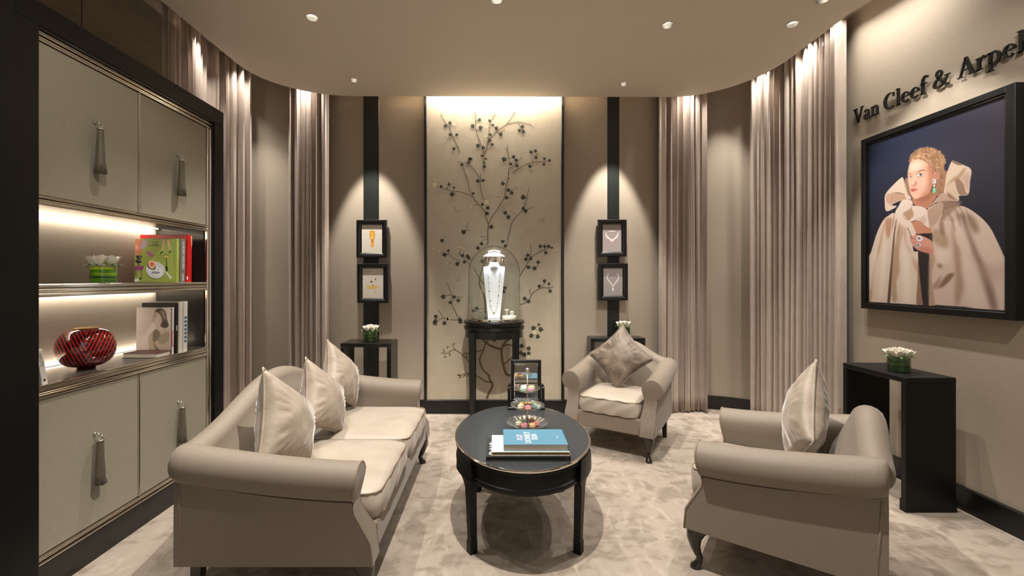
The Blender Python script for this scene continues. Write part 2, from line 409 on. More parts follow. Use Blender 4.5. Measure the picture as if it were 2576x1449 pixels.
curtain([(-2.20,4.62), (-2.0,4.66), (-1.79,4.66)], 7, 'narrow silk curtain between the plain wall panel and the left pair of frames', seed=2, amp=0.032)
curtain([(1.75,4.72), (2.0,4.76), (2.29,4.76)], 8, 'narrow silk curtain behind the armchair, right of the framed drawings', seed=3, amp=0.034)
curtain([(2.62,4.50), (2.74,4.22), (2.81,3.95), (2.85,3.56)], 16, 'broad silk curtain in the right corner next to the black console', seed=4, amp=0.032)

# ---------------------------------------------------------------- built-in cabinet at the left
XF = -2.07; XB = -2.455
cab = empty('wall_cabinet', (XF, 2.54, 0), 0, 'tall built-in cabinet with black frame, fabric doors, tassel pulls and lit niches', 'cabinet')
def cb(name, boxes, m, parent=cab, bev=0.0):
    mb = MB()
    for b in boxes: mb.box(b[0]-XF, b[1]-XF, b[2]-2.54, b[3]-2.54, b[4], b[5], bev)
    return mb.build(name, m, parent)
cb('outer_frame', [(XB, XF+0.022, 1.842, 1.955, 0, 2.585), (XB, XF+0.022, 3.175, 3.278, 0, 2.585), (XB, XF+0.022, 1.842, 3.278, 2.585, 2.69)], M_BLACKM, bev=0.003)
cb('frame_lip', [(XF-0.01, XF+0.015, 1.955, 1.962, 0.14, 2.585), (XF-0.01, XF+0.012, 3.168, 3.175, 0.14, 2.585), (XF-0.01, XF+0.015, 1.955, 3.175, 2.578, 2.585)], M_BLACK)
cb('plinth', [(XB, XF-0.002, 1.955, 3.175, 0, 0.14)], M_BLACK)
cb('carcass', [(XB, XB+0.01, 1.955, 3.175, 0.14, 2.585), (XB, XF-0.03, 1.955, 1.965, 0.14, 2.585), (XB, XF-0.03, 3.13, 3.175, 0.14, 2.585),
               (XB, XF-0.025, 1.96, 3.13, 0.14, 0.17), (XB, XF-0.025, 1.96, 3.13, 1.80, 1.82), (XB, XF-0.02, 1.96, 3.13, 2.53, 2.585)], mat('cabinet_dark_side', (36,33,30), 0.25, coat=0.3))
cb('back_panel', [(XB+0.01, XB+0.016, 1.965, 3.13, 0.97, 1.80)], M_WALL)
def ridges(name, y0, y1, z0, z1, horiz=True, n=3, parent=cab):
    """a band of polished metal mouldings"""
    mb = MB()
    if horiz:
        h = (z1-z0)/n
        for k in range(n): mb.box(-0.014, 0.006 if k % 2 == 0 else -0.002, y0-2.54, y1-2.54, z0+h*k+0.0015, z0+h*(k+1)-0.0015, min(h*0.3, 0.004), 2)
    else:
        h = (y1-y0)/n
        for k in range(n): mb.box(-0.014, 0.006 if k % 2 == 0 else -0.002, y0+h*k+0.0015-2.54, y0+h*(k+1)-0.0015-2.54, z0, z1, min(h*0.3, 0.004), 2)
    return mb.build(name, M_CHROME, parent)
ridges('metal_moulding', 1.962, 3.168, 2.525, 2.578, True, 4)
ridges('metal_moulding', 1.962, 3.125, 1.782, 1.828, True, 3)
ridges('metal_moulding', 1.962, 3.125, 0.145, 0.188, True, 3)
ridges('metal_moulding', 3.118, 3.168, 0.14, 2.525, False, 3)
ridges('metal_moulding', 1.962, 3.118, 0.90, 0.965, True, 3)
ridges('metal_moulding', 1.962, 3.118, 1.362, 1.425, True, 3)
cb('shelf', [(XB+0.016, XF-0.014, 1.965, 3.13, 1.37, 1.42)], mat('shelf_grey', (92,84,75), 0.35))
cb('countertop', [(XB+0.016, XF-0.014, 1.965, 3.13, 0.915, 0.963)], mat('counter_dark', (62,57,52), 0.3))
M_LEDS = mat('led_strip_dim', (255,250,240), 0.5, emit=(255,236,208), estr=4.0)
for z, pw in ((1.797, 0.9), (1.366, 0.75)):
    cb('led_strip', [(XB+0.040, XB+0.048, 1.99, 3.11, z, z+0.003)], M_LEDS)
    l = area('niche_led', (XB+0.040, 2.55, z-0.001), (XB+0.012, 2.55, 0.9), pw, 0.010, 1.12, (1.0, 0.92, 0.82)); l.rotation_euler = (0, math.radians(14), 0)
cb('led_strip', [(XB+0.030, XB+0.036, 1.99, 3.11, 0.963, 0.966)], M_LEDS)
l = area('niche_led', (XB+0.034, 2.55, 0.968), (XB, 2.55, 2), 0.6, 0.008, 1.12, (1.0, 0.92, 0.82)); l.rotation_euler = (0, math.radians(160), 0)
def tassel(parent, y, z):
    """silk tassel on a small silver knob; z is the top of the knob"""
    t = MB()
    rings = []; n = 20
    for (r, dz) in [(0.003,-0.034),(0.010,-0.037),(0.0145,-0.046),(0.0155,-0.06),(0.017,-0.10),(0.0195,-0.15),(0.0225,-0.21),(0.026,-0.262),(0.022,-0.263)]:
        rings.append([(0.030+r*(1+0.06*(k % 2))*math.cos(2*PI*k/n), y-2.54+r*(1+0.06*(k % 2))*math.sin(2*PI*k/n), z+dz+(0.004*math.sin(k*2.3) if dz < -0.25 else 0)) for k in range(n)])
    t.loft(rings, cap=True); o = t.build('tassel', mat_tassel, parent)
    k = MB(); k.lathe([(0.0,-0.006),(0.006,-0.004),(0.008,0.0),(0.006,0.005),(0.003,0.008)], 12, M=Matrix.Translation((0.0, y-2.54, z-0.004)) @ Matrix.Rotation(PI/2, 4, 'Y'))
    k.tube([(0.0, y-2.54, z-0.004), (0.016, y-2.54, z-0.002), (0.028, y-2.54, z-0.012)], 0.0035, 8)
    k.tube([(0.030+0.015*math.cos(a), y-2.54+0.015*math.sin(a), z-0.038) for a in [2*PI*i/16 for i in range(16)]], 0.0045, 8, closed=True)
    k.tube([(0.030+0.008*math.cos(a), y-2.54+0.003, z-0.022+0.010*math.sin(a)) for a in [2*PI*i/12 for i in range(12)]], 0.0028, 6, closed=True)
    k.build('knob', M_STEEL, parent)
mat_tassel = vary(mat('tassel_silk', (98,89,72), 0.5, sheen=0.3), (76,67,53), (60,60,1), 6, 2, bump=0.5, bdist=0.003)
for (y0, y1, z0, z1, ty, tz) in [(1.966, 2.525, 1.83, 2.523, 2.25, 2.255), (2.535, 3.116, 1.83, 2.523, 2.83, 2.25), (1.966, 2.525, 0.19, 0.898, 2.25, 0.655), (2.535, 3.116, 0.19, 0.898, 2.84, 0.65)]:
    d = cb('door', [(XF-0.02, XF-0.003, y0, y1, z0, z1)], M_DOOR, bev=0.002); d['label'] = 'door covered in beige woven fabric'
    tassel(d, ty, tz)
for z0, z1 in ((0.19, 0.898), (1.83, 2.523)):
    m = MB(); m.prism([(-0.0145, -0.012), (-0.0145, 0.003), (-0.011, 0.005), (-0.008, 0.001), (-0.006, 0.003), (-0.0035, 0.002), (-0.0035, -0.012)][::-1], Matrix(((0, 1, 0, 0), (1, 0, 0, 0), (0, 0, 1, z0), (0, 0, 0, 1))), z1-z0)
    m.build('metal_divider', M_CHROME, cab)

# ---------------------------------------------------------------- seats
def arm_mesh(W, D, zf, zb, sd, z0=0.21):
    """scroll arm: front scroll set back over a wider foot; sd = side"""
    r = 0.082; rings = []
    def prof(zt):
        pts = []
        cx = W/2-0.028; cz = zt-r
        pts.append((W/2, z0)); pts.append((W/2, z0+0.1)); pts.append((W/2-0.002, cz-r-0.05)); pts.append((W/2+0.000, cz-r*0.95))
        for k in range(13):
            a = math.radians(-72+k*(252/12)); pts.append((cx+r*math.cos(a), cz+r*math.sin(a)))
        pts.append((cx-r*0.93, cz-r*0.45)); pts.append((cx-r*0.80, cz-r*1.1)); pts.append((cx-r*0.86, cz-r*1.7)); pts.append((cx-r*1.05, z0+0.12)); pts.append((cx-r*1.1, z0))
        return pts
    def setback(z, zt):
        f = (z-z0)/(zt-2*r-z0-0.02)
        if f <= 0.25: return 0.0
        if f >= 1.0: return 0.085-0.025*min(1, (f-1)*2.0)
        t = (f-0.25)/0.75; return 0.085*(t*t*(3-2*t))
    ts = [0, 0.008, 0.03, 0.07, 0.12, 0.25, 0.4, 0.55, 0.7, 0.85, 0.94, 0.975, 0.99, 1.0]
    for t in ts:
        zt = zf+(zb-zf)*(1-t)**1.6; pr = prof(zt)
        yb = -D/2-0.03; ring = []
        cxm = W/2-0.035; 
        for (x, z) in pr:
            y1 = D/2-setback(z, zt); y = yb+(y1-yb)*min(t, 0.985)/0.985 if t < 0.985 else y1
            if t < 0.05 and z > z0+0.12:
                q_ = {0: 0.62, 0.008: 0.86, 0.03: 0.97}[t]; czz = zt-r
                x2 = W/2-0.028+(x-W/2+0.028)*q_ if z > zt-2*r-0.02 else x; z2 = czz+(z-czz)*q_ if z > zt-2*r-0.02 else z
            elif t == 1.0: x2 = cxm+(x-cxm)*0.88; z2 = z-0.006 if z > 0.5 else z; 
            elif t == 0.99: x2 = cxm+(x-cxm)*0.965; z2 = z
            else: x2, z2 = x, z
            if t == 0.975: y -= 0.012
            if t == 0.99: y -= 0.004
            ring.append((sd*x2, y, z2))
        rings.append(ring)
    return rings
def outline_tube(ring, rr):
    m = MB(); m.tube([Vector(p) for p in ring], rr, 6, closed=False); return m
def cushion_mesh(x0, x1, y0, y1, z0, z1, crown=0.03, n=18, rnd=0.10):
    bm = bmesh.new(); bmesh.ops.create_cube(bm, size=2)
    bmesh.ops.subdivide_edges(bm, edges=bm.edges[:], cuts=n, use_grid_fill=True)
    hx, hy, hz = (x1-x0)/2, (y1-y0)/2, (z1-z0)/2
    for v in bm.verts:
        x, y, z = v.co
        ax, ay = abs(x), abs(y); q = max(ax, ay)
        e = (ax**10+ay**10)**0.1; k = (q/e) if e > 1e-6 else 1
        e2 = 1-0.10*(abs(z)**4)*0   # keep walls upright
        wall = q > 0.999
        belly = (1-z*z)*0.035 if wall else 0
        sx = x*k; sy = y*k
        zz = z*hz
        if abs(z) > 0.999:
            f = (1-ax**4)*(1-ay**4); zz = z*(hz+crown*f**0.6) if z > 0 else z*hz
        v.co = Vector(((x0+x1)/2+sx*hx*(1+belly), (y0+y1)/2+sy*hy*(1+belly*0.8)+0.004*math.sin(9*x+3*z), (z0+z1)/2+zz+0.003*math.sin(13*x)*abs(y)))
    return bm
def edge_loop(x0, x1, y0, y1, z, n=80):
    out = []
    for k in range(n):
        a = 2*PI*k/n; c, s = math.cos(a), math.sin(a); e = (abs(c)**10+abs(s)**10)**0.1
        out.append(((x0+x1)/2+c/e*(x1-x0)/2, (y0+y1)/2+s/e*(y1-y0)/2, z+0.003*math.sin(13*c/e)*abs(s/e)))
    return out
def cabriole(sx, sy, x, y, z1, k=1.0):
    """front leg: knee bulges outwards, ankle thin, pad foot"""
    prof = [(z1+0.02, 0.0, 0.052), (z1-0.01, 0.0, 0.050), (z1-0.03, 0.010, 0.044), (z1-0.06, 0.018, 0.034), (z1-0.10, 0.014, 0.024), (z1-0.14, 0.002, 0.018), (0.055, -0.006, 0.0155), (0.03, 0.000, 0.018), (0.016, 0.010, 0.025), (0.004, 0.013, 0.026), (0.0, 0.012, 0.020)]
    rings = []
    for z, off, r in prof:
        dx, dy = sx*off*0.5, sy*off*1.0; n = 14
        sq = 1 if z < z1-0.02 else 0
        ring = []
        for q in range(n):
            a = 2*PI*q/n; c, s_ = math.cos(a), math.sin(a)
            e = (abs(c)**(2 if sq else 5)+abs(s_)**(2 if sq else 5))**(1/(2 if sq else 5))
            ring.append((x+dx+r*c/e*(0.8 if not sq else 1), y+dy+r*s_/e, z))
        rings.append(ring)
    m = MB(); m.loft(rings, cap=True); return m
def make_seat(W, D, peak, ncush, loc, rz, name, label, cat, group=None):
    root = empty(name, loc, rz, label, cat, group); zf, zb = 0.645, 0.73; z0 = 0.205
    fr = MB(); fr.box(-W/2+0.112, W/2-0.112, -D/2+0.03, D/2-0.012, z0, 0.335, 0.012, 3); fr.build('seat_rail', M_SOFA, root)
    for sd in (-1, 1):
        rg = arm_mesh(W, D, zf, zb, sd, z0); m = MB(); m.loft(rg, cap=False)
        m.add(rg[-1], __import__('mathutils').geometry.tessellate_polygon([[Vector((p[0], p[2], 0)) for p in rg[-1]]]), False)
        m.add(rg[0], __import__('mathutils').geometry.tessellate_polygon([[Vector((p[0], p[2], 0)) for p in rg[0]]]), False)
        a = m.build('arm', M_SOFA, root); smooth_angle(a, 50)
        outline_tube(rg[-2], 0.0045).build('piping', M_PIPE, a)
        sm = MB(); sm.tube([(sd*(W/2+0.002), -D/2+0.02+t*(D-0.11), (zf+(zb-zf)*(1-t)**1.6)-0.165) for t in [i/12 for i in range(13)]], 0.004, 6)
        sm.build('seam', M_PIPE, a)
    # back: camel top, inner face leaning, roll over the top
    rings = []; nx = 28; xe = W/2-0.015
    for i in range(nx+1):
        x = -xe+2*xe*i/nx; u = abs(x)/xe
        zt = zb-0.01+(peak-zb)*(0.5+0.5*math.cos(PI*min(1, u*1.02)))
        e = max(0.0, (u-0.90)/0.10); sh = 1-0.10*e*e; yb = -D/2
        pts = [(yb+0.20, z0+0.05), (yb+0.185, 0.40), (yb+0.14, zt-0.22), (yb+0.085, zt-0.10), (yb+0.065, zt-0.05)]
        r = 0.062; cy, cz = yb+0.005, zt-r
        for k in range(11):
            a = math.radians(15+k*22); pts.append((cy+r*math.cos(a), cz+r*math.sin(a)))
        pts += [(yb-0.02, zt-0.18), (yb, zt-0.30), (yb+0.005, z0+0.12), (yb+0.01, z0)]
        rings.append([(x, cy+(p[0]-cy)*sh, (p[1] if p[1] < 0.5 else 0.5+(p[1]-0.5)*(1-0.03*e))) for p in pts])
    m = MB(); m.loft(rings, cap=False)
    for r_ in (rings[0], rings[-1]):
        m.add(r_, __import__('mathutils').geometry.tessellate_polygon([[Vector((p[1], p[2], 0)) for p in r_]]), False)
    b = m.build('backrest', M_SOFA, root); smooth_angle(b, 55)
    for sd in (-1, 1):
        q = MB(); q.tube([(sd*(W/2-0.004), -D/2+0.004, z0+0.01), (sd*(W/2-0.002), -D/2-0.002, 0.4), (sd*(W/2), -D/2-0.01, 0.56)], 0.0045, 6); q.build('piping', M_PIPE, b)
    iw = W/2-0.118; cw = 2*iw/ncush
    for c in range(ncush):
        x0 = -iw+c*cw+0.003; x1 = x0+cw-0.006; yb0, yf = -D/2+0.165, D/2-0.006
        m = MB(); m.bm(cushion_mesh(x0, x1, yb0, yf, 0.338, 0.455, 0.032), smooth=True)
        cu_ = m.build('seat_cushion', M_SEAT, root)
        p = MB(); p.tube(edge_loop(x0-0.001, x1+0.001, yb0, yf+0.001, 0.457), 0.0042, 6, closed=True); p.tube(edge_loop(x0, x1, yb0, yf+0.001, 0.340), 0.0042, 6, closed=True)
        p.build('piping', M_PIPE, cu_)
    for sx in (-1, 1):
        cabriole(sx, 1, sx*(W/2-0.055), D/2-0.06, z0).build('leg', M_LEG, root)
        q = MB(); x = sx*(W/2-0.05); y = -D/2+0.05
        q.loft([[(x+a*r, y+b*r-o, z) for a, b in ((-1,-1),(1,-1),(1,1),(-1,1))] for z, r, o in ((z0+0.02, 0.024, 0), (0.1, 0.020, 0.01), (0.0, 0.016, 0.03))], cap=True, smooth=False)
        q.build('leg', M_LEG, root)
    return root
sofa = make_seat(1.60, 0.83, 0.91, 2, (-0.950, 2.685, 0), -PI/2, 'sofa', 'camel-back two-seat sofa in beige linen with rolled arms, left of the table', 'sofa')
chA = make_seat(0.74, 0.74, 0.86, 1, (1.447, 2.266, 0), math.radians(54), 'armchair', 'beige armchair in the foreground turned away, its rolled arm side showing', 'armchair', 'matching beige armchairs')
chB = make_seat(0.74, 0.72, 0.87, 1, (1.086, 3.874, 0), math.radians(148.5), 'armchair', 'beige armchair farther back facing the room, in front of the framed drawings', 'armchair', 'matching beige armchairs')

def pillow(a, t, loc, nrm, roll, m, label, seed=0, name='cushion', tap=0.0):
    r = random.Random(seed); n = 34
    fr_ = [r.uniform(0, 6.28) for _ in range(8)]
    def rim(u, v):
        k = 0.11
        x, y = a*u*(1-k*(1-v*v)), a*v*(1-k*(1-u*u)); return (x, y*(1-tap*0.5*(u+1)*(0.9 if v > 0 else 0.35))-tap*0.12*a*(u+1))
    vs = []; fs = []
    for side in (1, -1):
        b = len(vs)
        for i in range(n+1):
            for j in range(n+1):
                u = -1+2*i/n; v = -1+2*j/n; x, y = rim(u, v)
                f = max(0, (1-u*u)*(1-v*v)); z = t*f**0.42
                e = max(abs(u), abs(v)); wr = 0.0
                if f > 0:
                    ang = math.atan2(v, u)
                    wr = 0.0065*math.sin(19*ang+fr_[0]+3*math.sin(5*ang+fr_[1]))*max(0, 1-abs(e-0.74)/0.22)
                    wr += 0.004*math.sin(7*u+fr_[2])*math.sin(6*v+fr_[3])*f
                vs.append((x, y, side*(z+wr*min(1, f*2.5))))
        for i in range(n):
            for j in range(n):
                q = (b+i*(n+1)+j, b+(i+1)*(n+1)+j, b+(i+1)*(n+1)+j+1, b+i*(n+1)+j+1)
                fs.append(q if side > 0 else tuple(reversed(q)))
    N = Vector(nrm).normalized(); up = Vector((0, 0, 1)); X = up.cross(N).normalized(); Yv = N.cross(X)
    R = Matrix((X, Yv, N)).transposed().to_4x4() @ Matrix.Rotation(roll, 4, 'Z')
    mb = MB(); mb.add(vs, fs, True); o = mb.build(name, m)
    bm = bmesh.new(); bm.from_mesh(o.data); bmesh.ops.remove_doubles(bm, verts=bm.verts[:], dist=1e-5); bm.to_mesh(o.data); bm.free()
    o.matrix_world = Matrix.Translation(loc) @ R
    pts = []
    for k in range(96):
        s = k/24; q = int(s); f = -1+2*(s-q)
        u, v = ((f, -1), (1, f), (-f, 1), (-1, -f))[q % 4]; x, y = rim(u, v); pts.append((x*1.012, y*1.012, 0))
    p = MB(); p.tube(pts, 0.0055, 6, closed=True); pp = p.build('piping', m, o)
    return tag(o, label, 'cushion', 'velvet scatter cushions')
pillow(0.222, 0.105, (-1.085, 2.26, 0.720), (0.98, -0.04, 0.20), math.radians(-24), M_VELVET, 'light velvet cushion nearest the front arm of the sofa, wrinkled', 1, tap=0.42)
pillow(0.205, 0.095, (-1.075, 2.72, 0.705), (0.97, -0.10, 0.24), math.radians(-26), M_VELVET, 'middle velvet cushion of the three on the sofa, tilted', 2, tap=0.40)
pillow(0.20, 0.090, (-1.130, 3.19, 0.745), (0.97, -0.12, 0.24), math.radians(-28), M_VELVET, 'velvet cushion at the far end of the sofa by the console', 3, tap=0.36)
pillow(0.205, 0.080, (1.105, 3.93, 0.745), (-0.50, -0.82, 0.32), math.radians(45), M_VELVETD, 'darker taupe velvet cushion standing on its corner in the rear armchair', 4)
pillow(0.215, 0.095, (1.590, 2.26, 0.735), (-0.86, 0.46, 0.14), math.radians(38), M_VELVET, 'pale velvet cushion seen edge-on in the foreground armchair', 5)
# ---------------------------------------------------------------- coffee table
T0 = (0.150, 2.650); TA, TB, TZ = 0.402, 0.553, 0.522; KT = 1.0
ct = empty('coffee_table', (T0[0], T0[1], 0), 0, 'oval black coffee table with grey top and nickel edge in the middle of the seats', 'table')
m = MB(); m.lathe([(0, TZ-0.012), (0.985, TZ-0.012), (0.985, TZ), (0, TZ)], 96, sx=1, sy=1, cap=False)
def oval(prof, mt, name, parent, n=96, flat=False):
    m = MB()
    vs = []; fs = []
    for d, z in prof:                       # d = distance inwards from the rim
        for k in range(n):
            a = 2*PI*k/n; vs.append(((TA-d)*math.cos(a), (TB-d)*math.sin(a), z))
    for i in range(len(prof)-1):
        for k in range(n): fs.append((i*n+k, i*n+(k+1) % n, (i+1)*n+(k+1) % n, (i+1)*n+k))
    fs.append(tuple(range(n))); fs.append(tuple(range((len(prof)-1)*n, len(prof)*n)))
    m.add(vs, fs, True); o = m.build(name, mt, parent); smooth_angle(o, 30); return o
oval([(0.012, TZ-0.01), (0.012, TZ)], M_GREYTOP, 'table_top', ct)
oval([(0.011, TZ-0.012), (0.002, TZ-0.010), (0.000, TZ-0.004), (0.004, TZ+0.001), (0.011, TZ+0.001), (0.013, TZ-0.003)], M_CHROME, 'metal_edge', ct)
oval([(0.010, TZ-0.012), (0.006, TZ-0.016), (0.006, TZ-0.030), (0.012, TZ-0.034)], M_BLACKM, 'top_moulding', ct)
oval([(0.020, TZ-0.034), (0.017, TZ-0.045), (0.017, TZ-0.098), (0.010, TZ-0.103), (0.008, TZ-0.112), (0.012, TZ-0.127), (0.03, TZ-0.127)], M_BLACKM, 'apron', ct)
for sx in (-1, 1):
    for sy in (-1, 1):
        def pe(t, o): t = math.radians(t); return (sx*(TA+o)*math.cos(t), sy*(TB+o)*math.sin(t))
        fx, fy = sx*0.282, sy*0.336; nx, ny = fx/TA**2, fy/TB**2; l = math.hypot(nx, ny); nx, ny = nx/l, ny/l; tx, ty = ny*sx*sy, -nx*sx*sy
        def topring(z, o, d, ta, tb):
            a_ = [pe(ta+(tb-ta)*k/8, o) for k in range(9)]; b_ = [pe(tb-(tb-ta)*k/8, o-d) for k in range(9)]
            return [(p[0], p[1], z) for p in a_+b_]
        def lowring(z, hw, d, sh):
            c0 = (fx+nx*sh, fy+ny*sh)
            a_ = [(c0[0]+nx*d+tx*hw*(1-k/4), c0[1]+ny*d+ty*hw*(1-k/4)) for k in range(9)]; b_ = [(c0[0]-nx*d-tx*hw*(1-k/4)*-1*-1, c0[1]-ny*d-ty*hw*(1-k/4)) for k in range(9)]
            return [(p[0], p[1], z) for p in a_+b_]
        rings = [topring(TZ-0.014, 0.003, 0.03, 25, 45), topring(TZ-0.05, 0.006, 0.034, 24, 46), topring(TZ-0.127, 0.006, 0.036, 23, 47)]
        A_ = topring(0, 0.0, 0.036, 24, 46); B_ = lowring(0, 0.024, 0.021, 0.006)
        for q in range(9):
            s_ = q/8; f = 1-(1-s_)**2.4; z = TZ-0.129-0.075*s_**1.25
            rings.append([(a[0]*(1-f)+b[0]*f, a[1]*(1-f)+b[1]*f, z) for a, b in zip(A_, B_)])
        rings += [lowring(0.07, 0.019, 0.018, -0.002), lowring(0.06, 0.0215, 0.0205, 0), lowring(0.0, 0.0215, 0.0205, 0)]
        mb = MB(); mb.loft(rings, cap=True, smooth=True); smooth_angle(mb.build('leg', M_BLACKM, ct), 35)

# things on the coffee table
def closed_book(name, x0, x1, y0, y1, z0, z1, cover, label, parentloc, group, rz=0, spine='x1', cv=0.0025, paper=None):
    """hard-cover book lying flat"""
    if z0 > 0.5 and z0 < 0.7: x0, x1, y0, y1 = x0*KT, x1*KT, y0*KT, y1*KT
    cx, cy = (x0+x1)/2, (y0+y1)/2
    b = empty(name, (cx, cy, z0), rz, label, 'book', group); hx, hy, t = (x1-x0)/2, (y1-y0)/2, z1-z0
    m = MB(); m.box(-hx, hx, -hy, hy, 0, cv, 0.0006); m.box(-hx, hx, -hy, hy, t-cv, t, 0.0006)
    if spine == 'y1': m.box(-hx, hx, hy-cv, hy, 0, t)
    elif spine == 'x0': m.box(-hx, -hx+cv, -hy, hy, 0, t)
    else: m.box(hx-cv, hx, -hy, hy, 0, t)
    m.build('cover', cover, b)
    m = MB(); m.box(-hx+0.004, hx-0.004, -hy+0.004, hy-0.004, cv, t-cv); m.build('pages', paper or M_PAPER, b)
    return b
def text_mesh(body, size, m, name, parent, M, xs=1.0, depth=0.0004, align='LEFT', shear=0.0):
    c = bpy.data.curves.new('txt', 'FONT'); c.body = body; c.size = size; c.align_x = align; c.extrude = depth; c.resolution_u = 3; c.shear = shear
    t = bpy.data.objects.new('txt', c); C.objects.link(t)
    me = bpy.data.meshes.new_from_object(t.evaluated_get(bpy.context.evaluated_depsgraph_get())); bpy.data.objects.remove(t); bpy.data.curves.remove(c)
    me.name = name; me.transform(M @ Matrix.Diagonal((xs, 1, 1, 1))); me.materials.clear(); me.materials.append(m)
    o = bpy.data.objects.new(name, me); C.objects.link(o); o.parent = parent; return o
M_BBLACK = mat('book_black', (22,20,20), 0.35); M_BWHITE = mat('book_white', (206,200,192), 0.5); M_BBLUE = mat('book_blue', (78,124,146), 0.5)
M_GOLD = mat('gilt_pages', (150,126,52), 0.4, 0.5)
M_TXTW = mat('print_white', (225,228,226), 0.5); M_TXTD = mat('print_grey', (96,90,84), 0.6)
G = 'books stacked on the coffee table'
b1 = closed_book('book', -0.056, 0.374, 2.215, 2.475, TZ+0.0006, TZ+0.025, M_BBLACK, 'large black book with cut white capitals, lowest of the coffee table stack', None, G, paper=mat('dark_pages', (30,27,25), 0.6))
b2 = closed_book('book', -0.028, 0.372, 2.225, 2.465, TZ+0.025, TZ+0.044, mat('book_white_gold', (214,206,196), 0.5), 'white book with gilt page edges in the middle of the coffee table stack', None, G, paper=mat('gilt_brown_pages', (128,104,58), 0.45, 0.3))
b3 = closed_book('book', 0.035, 0.367, 2.235, 2.462, TZ+0.044, TZ+0.078, M_BBLUE, 'sky blue book titled DONKEY SKIN on top of the coffee table stack', None, G, paper=M_PAPER)
# letters run up the cover: baseline towards the right, top of the letters towards the left
RZ = Matrix.Rotation(PI/2, 4, 'Z')
text_mesh('DONKEY', 0.046, M_TXTW, 'title_lettering', b3, Matrix.Translation((-0.023, -0.093, 0.0341)) @ RZ, 0.88)
text_mesh('SKIN', 0.046, M_TXTW, 'title_lettering', b3, Matrix.Translation((0.015, -0.048, 0.0341)) @ RZ, 0.88)
text_mesh('Van Cleef', 0.024, mat('print_pink', (220,196,214), 0.5), 'small_lettering', b3, Matrix.Translation((-0.082, -0.055, 0.0341)) @ RZ, 0.9, shear=0.3)
text_mesh('& Arpels', 0.024, bpy.data.materials['print_pink'], 'small_lettering', b3, Matrix.Translation((-0.066, -0.055, 0.0341)) @ RZ, 0.9, shear=0.3)
text_mesh('Thames', 0.010, M_TXTW, 'small_lettering', b3, Matrix.Translation((0.125, -0.02, 0.0341)) @ RZ, 1.0)
text_mesh('DAIO', 0.072, M_TXTW, 'title_lettering', b1, Matrix.Translation((-0.150, -0.112, 0.0252)) @ RZ, 1.0, shear=0.0)

# three-tier glass stand with macarons
S0 = (0.187*KT, 2.68*KT)
st = empty('tiered_stand', (S0[0], S0[1], TZ), 0, 'three-tier pressed glass cake stand with thin silver rod behind the books', 'cake stand'); st.scale = (KT, KT, KT)
m = MB(); m.tube([(0, 0, 0.02), (0, 0, 0.345)], 0.0038, 10); m.build('rod', M_STEEL, st)
m = MB(); m.lathe([(0, 0.335), (0.004, 0.338), (0.0065, 0.345), (0.012, 0.352), (0.0155, 0.362), (0.013, 0.372), (0.007, 0.378), (0, 0.379)], 20, cap=False); m.build('finial', M_STEEL, st)
tiers = [(0.028, 0.129), (0.133, 0.103), (0.238, 0.078)]
for z, R in tiers:
    vs = []; fs = []; n = 96; m = MB(); prof = [(0.0, 0.0), (0.35, 0.0), (0.60, 0.004), (0.82, 0.013), (0.97, 0.020), (1.0, 0.022)]
    rings = []
    for q, dz in prof + [(0.97, 0.017), (0.82, 0.009), (0.60, 0.0), (0.35, -0.004), (0.0, -0.004)]:
        ring = []
        for k in range(n):
            a = 2*PI*k/n; sc = 1+0.035*abs(math.sin(12*a))*(1 if q > 0.9 else 0); rib = 0.0015*math.sin(24*a)*(1 if q > 0.4 else 0)
            ring.append((q*R*sc*math.cos(a), q*R*sc*math.sin(a), z+dz+rib))
        rings.append(ring)
    m.loft(rings); m.build('plate', M_CRYSTAL, st)
m = MB(); m.lathe([(0.045, 0.0), (0.040, 0.006), (0.012, 0.012), (0.010, 0.024), (0.02, 0.028)], 24); m.build('foot', M_CRYSTAL, st)
m = MB(); m.lathe([(0.011, 0.030), (0.009, 0.036), (0.006, 0.040)], 14); m.build('collar', M_STEEL, st)
MC = {'pink': (216,130,142), 'peach': (222,182,134), 'pistachio': (164,184,130), 'coral': (208,132,116), 'brown': (160,98,70), 'mint': (150,190,168), 'cream': (226,212,180), 'yellow': (218,192,110)}
MCM = {k: mat('macaron_'+k, v, 0.6) for k, v in MC.items()}
fillm = mat('macaron_filling', (240,224,206), 0.7)
def macaron(x, y, z, col, label, tilt=(0, 0), r=0.0195):
    t = empty('macaron', (S0[0]+x*KT, S0[1]+y*KT, TZ+z*KT), 0, label, 'macaron', 'macarons on the tiered stand'); t.scale = (KT, KT, KT); t.rotation_euler = (tilt[0], tilt[1], 0)
    m = MB(); m.lathe([(0, 0), (r*0.7, 0.001), (r, 0.004), (r*1.04, 0.008), (r*0.98, 0.009), (0, 0.009)], 20, cap=False); m.build('shell', MCM[col], t)
    m = MB(); m.lathe([(0, 0.0135), (r*0.98, 0.0135), (r*1.04, 0.0145), (r, 0.019), (r*0.7, 0.0225), (0, 0.0235)], 20, cap=False); m.build('shell', MCM[col], t)
    m = MB(); m.lathe([(0, 0.009), (r*0.93, 0.009), (r*0.93, 0.0135), (0, 0.0135)], 16, cap=False); m.build('filling', fillm, t)
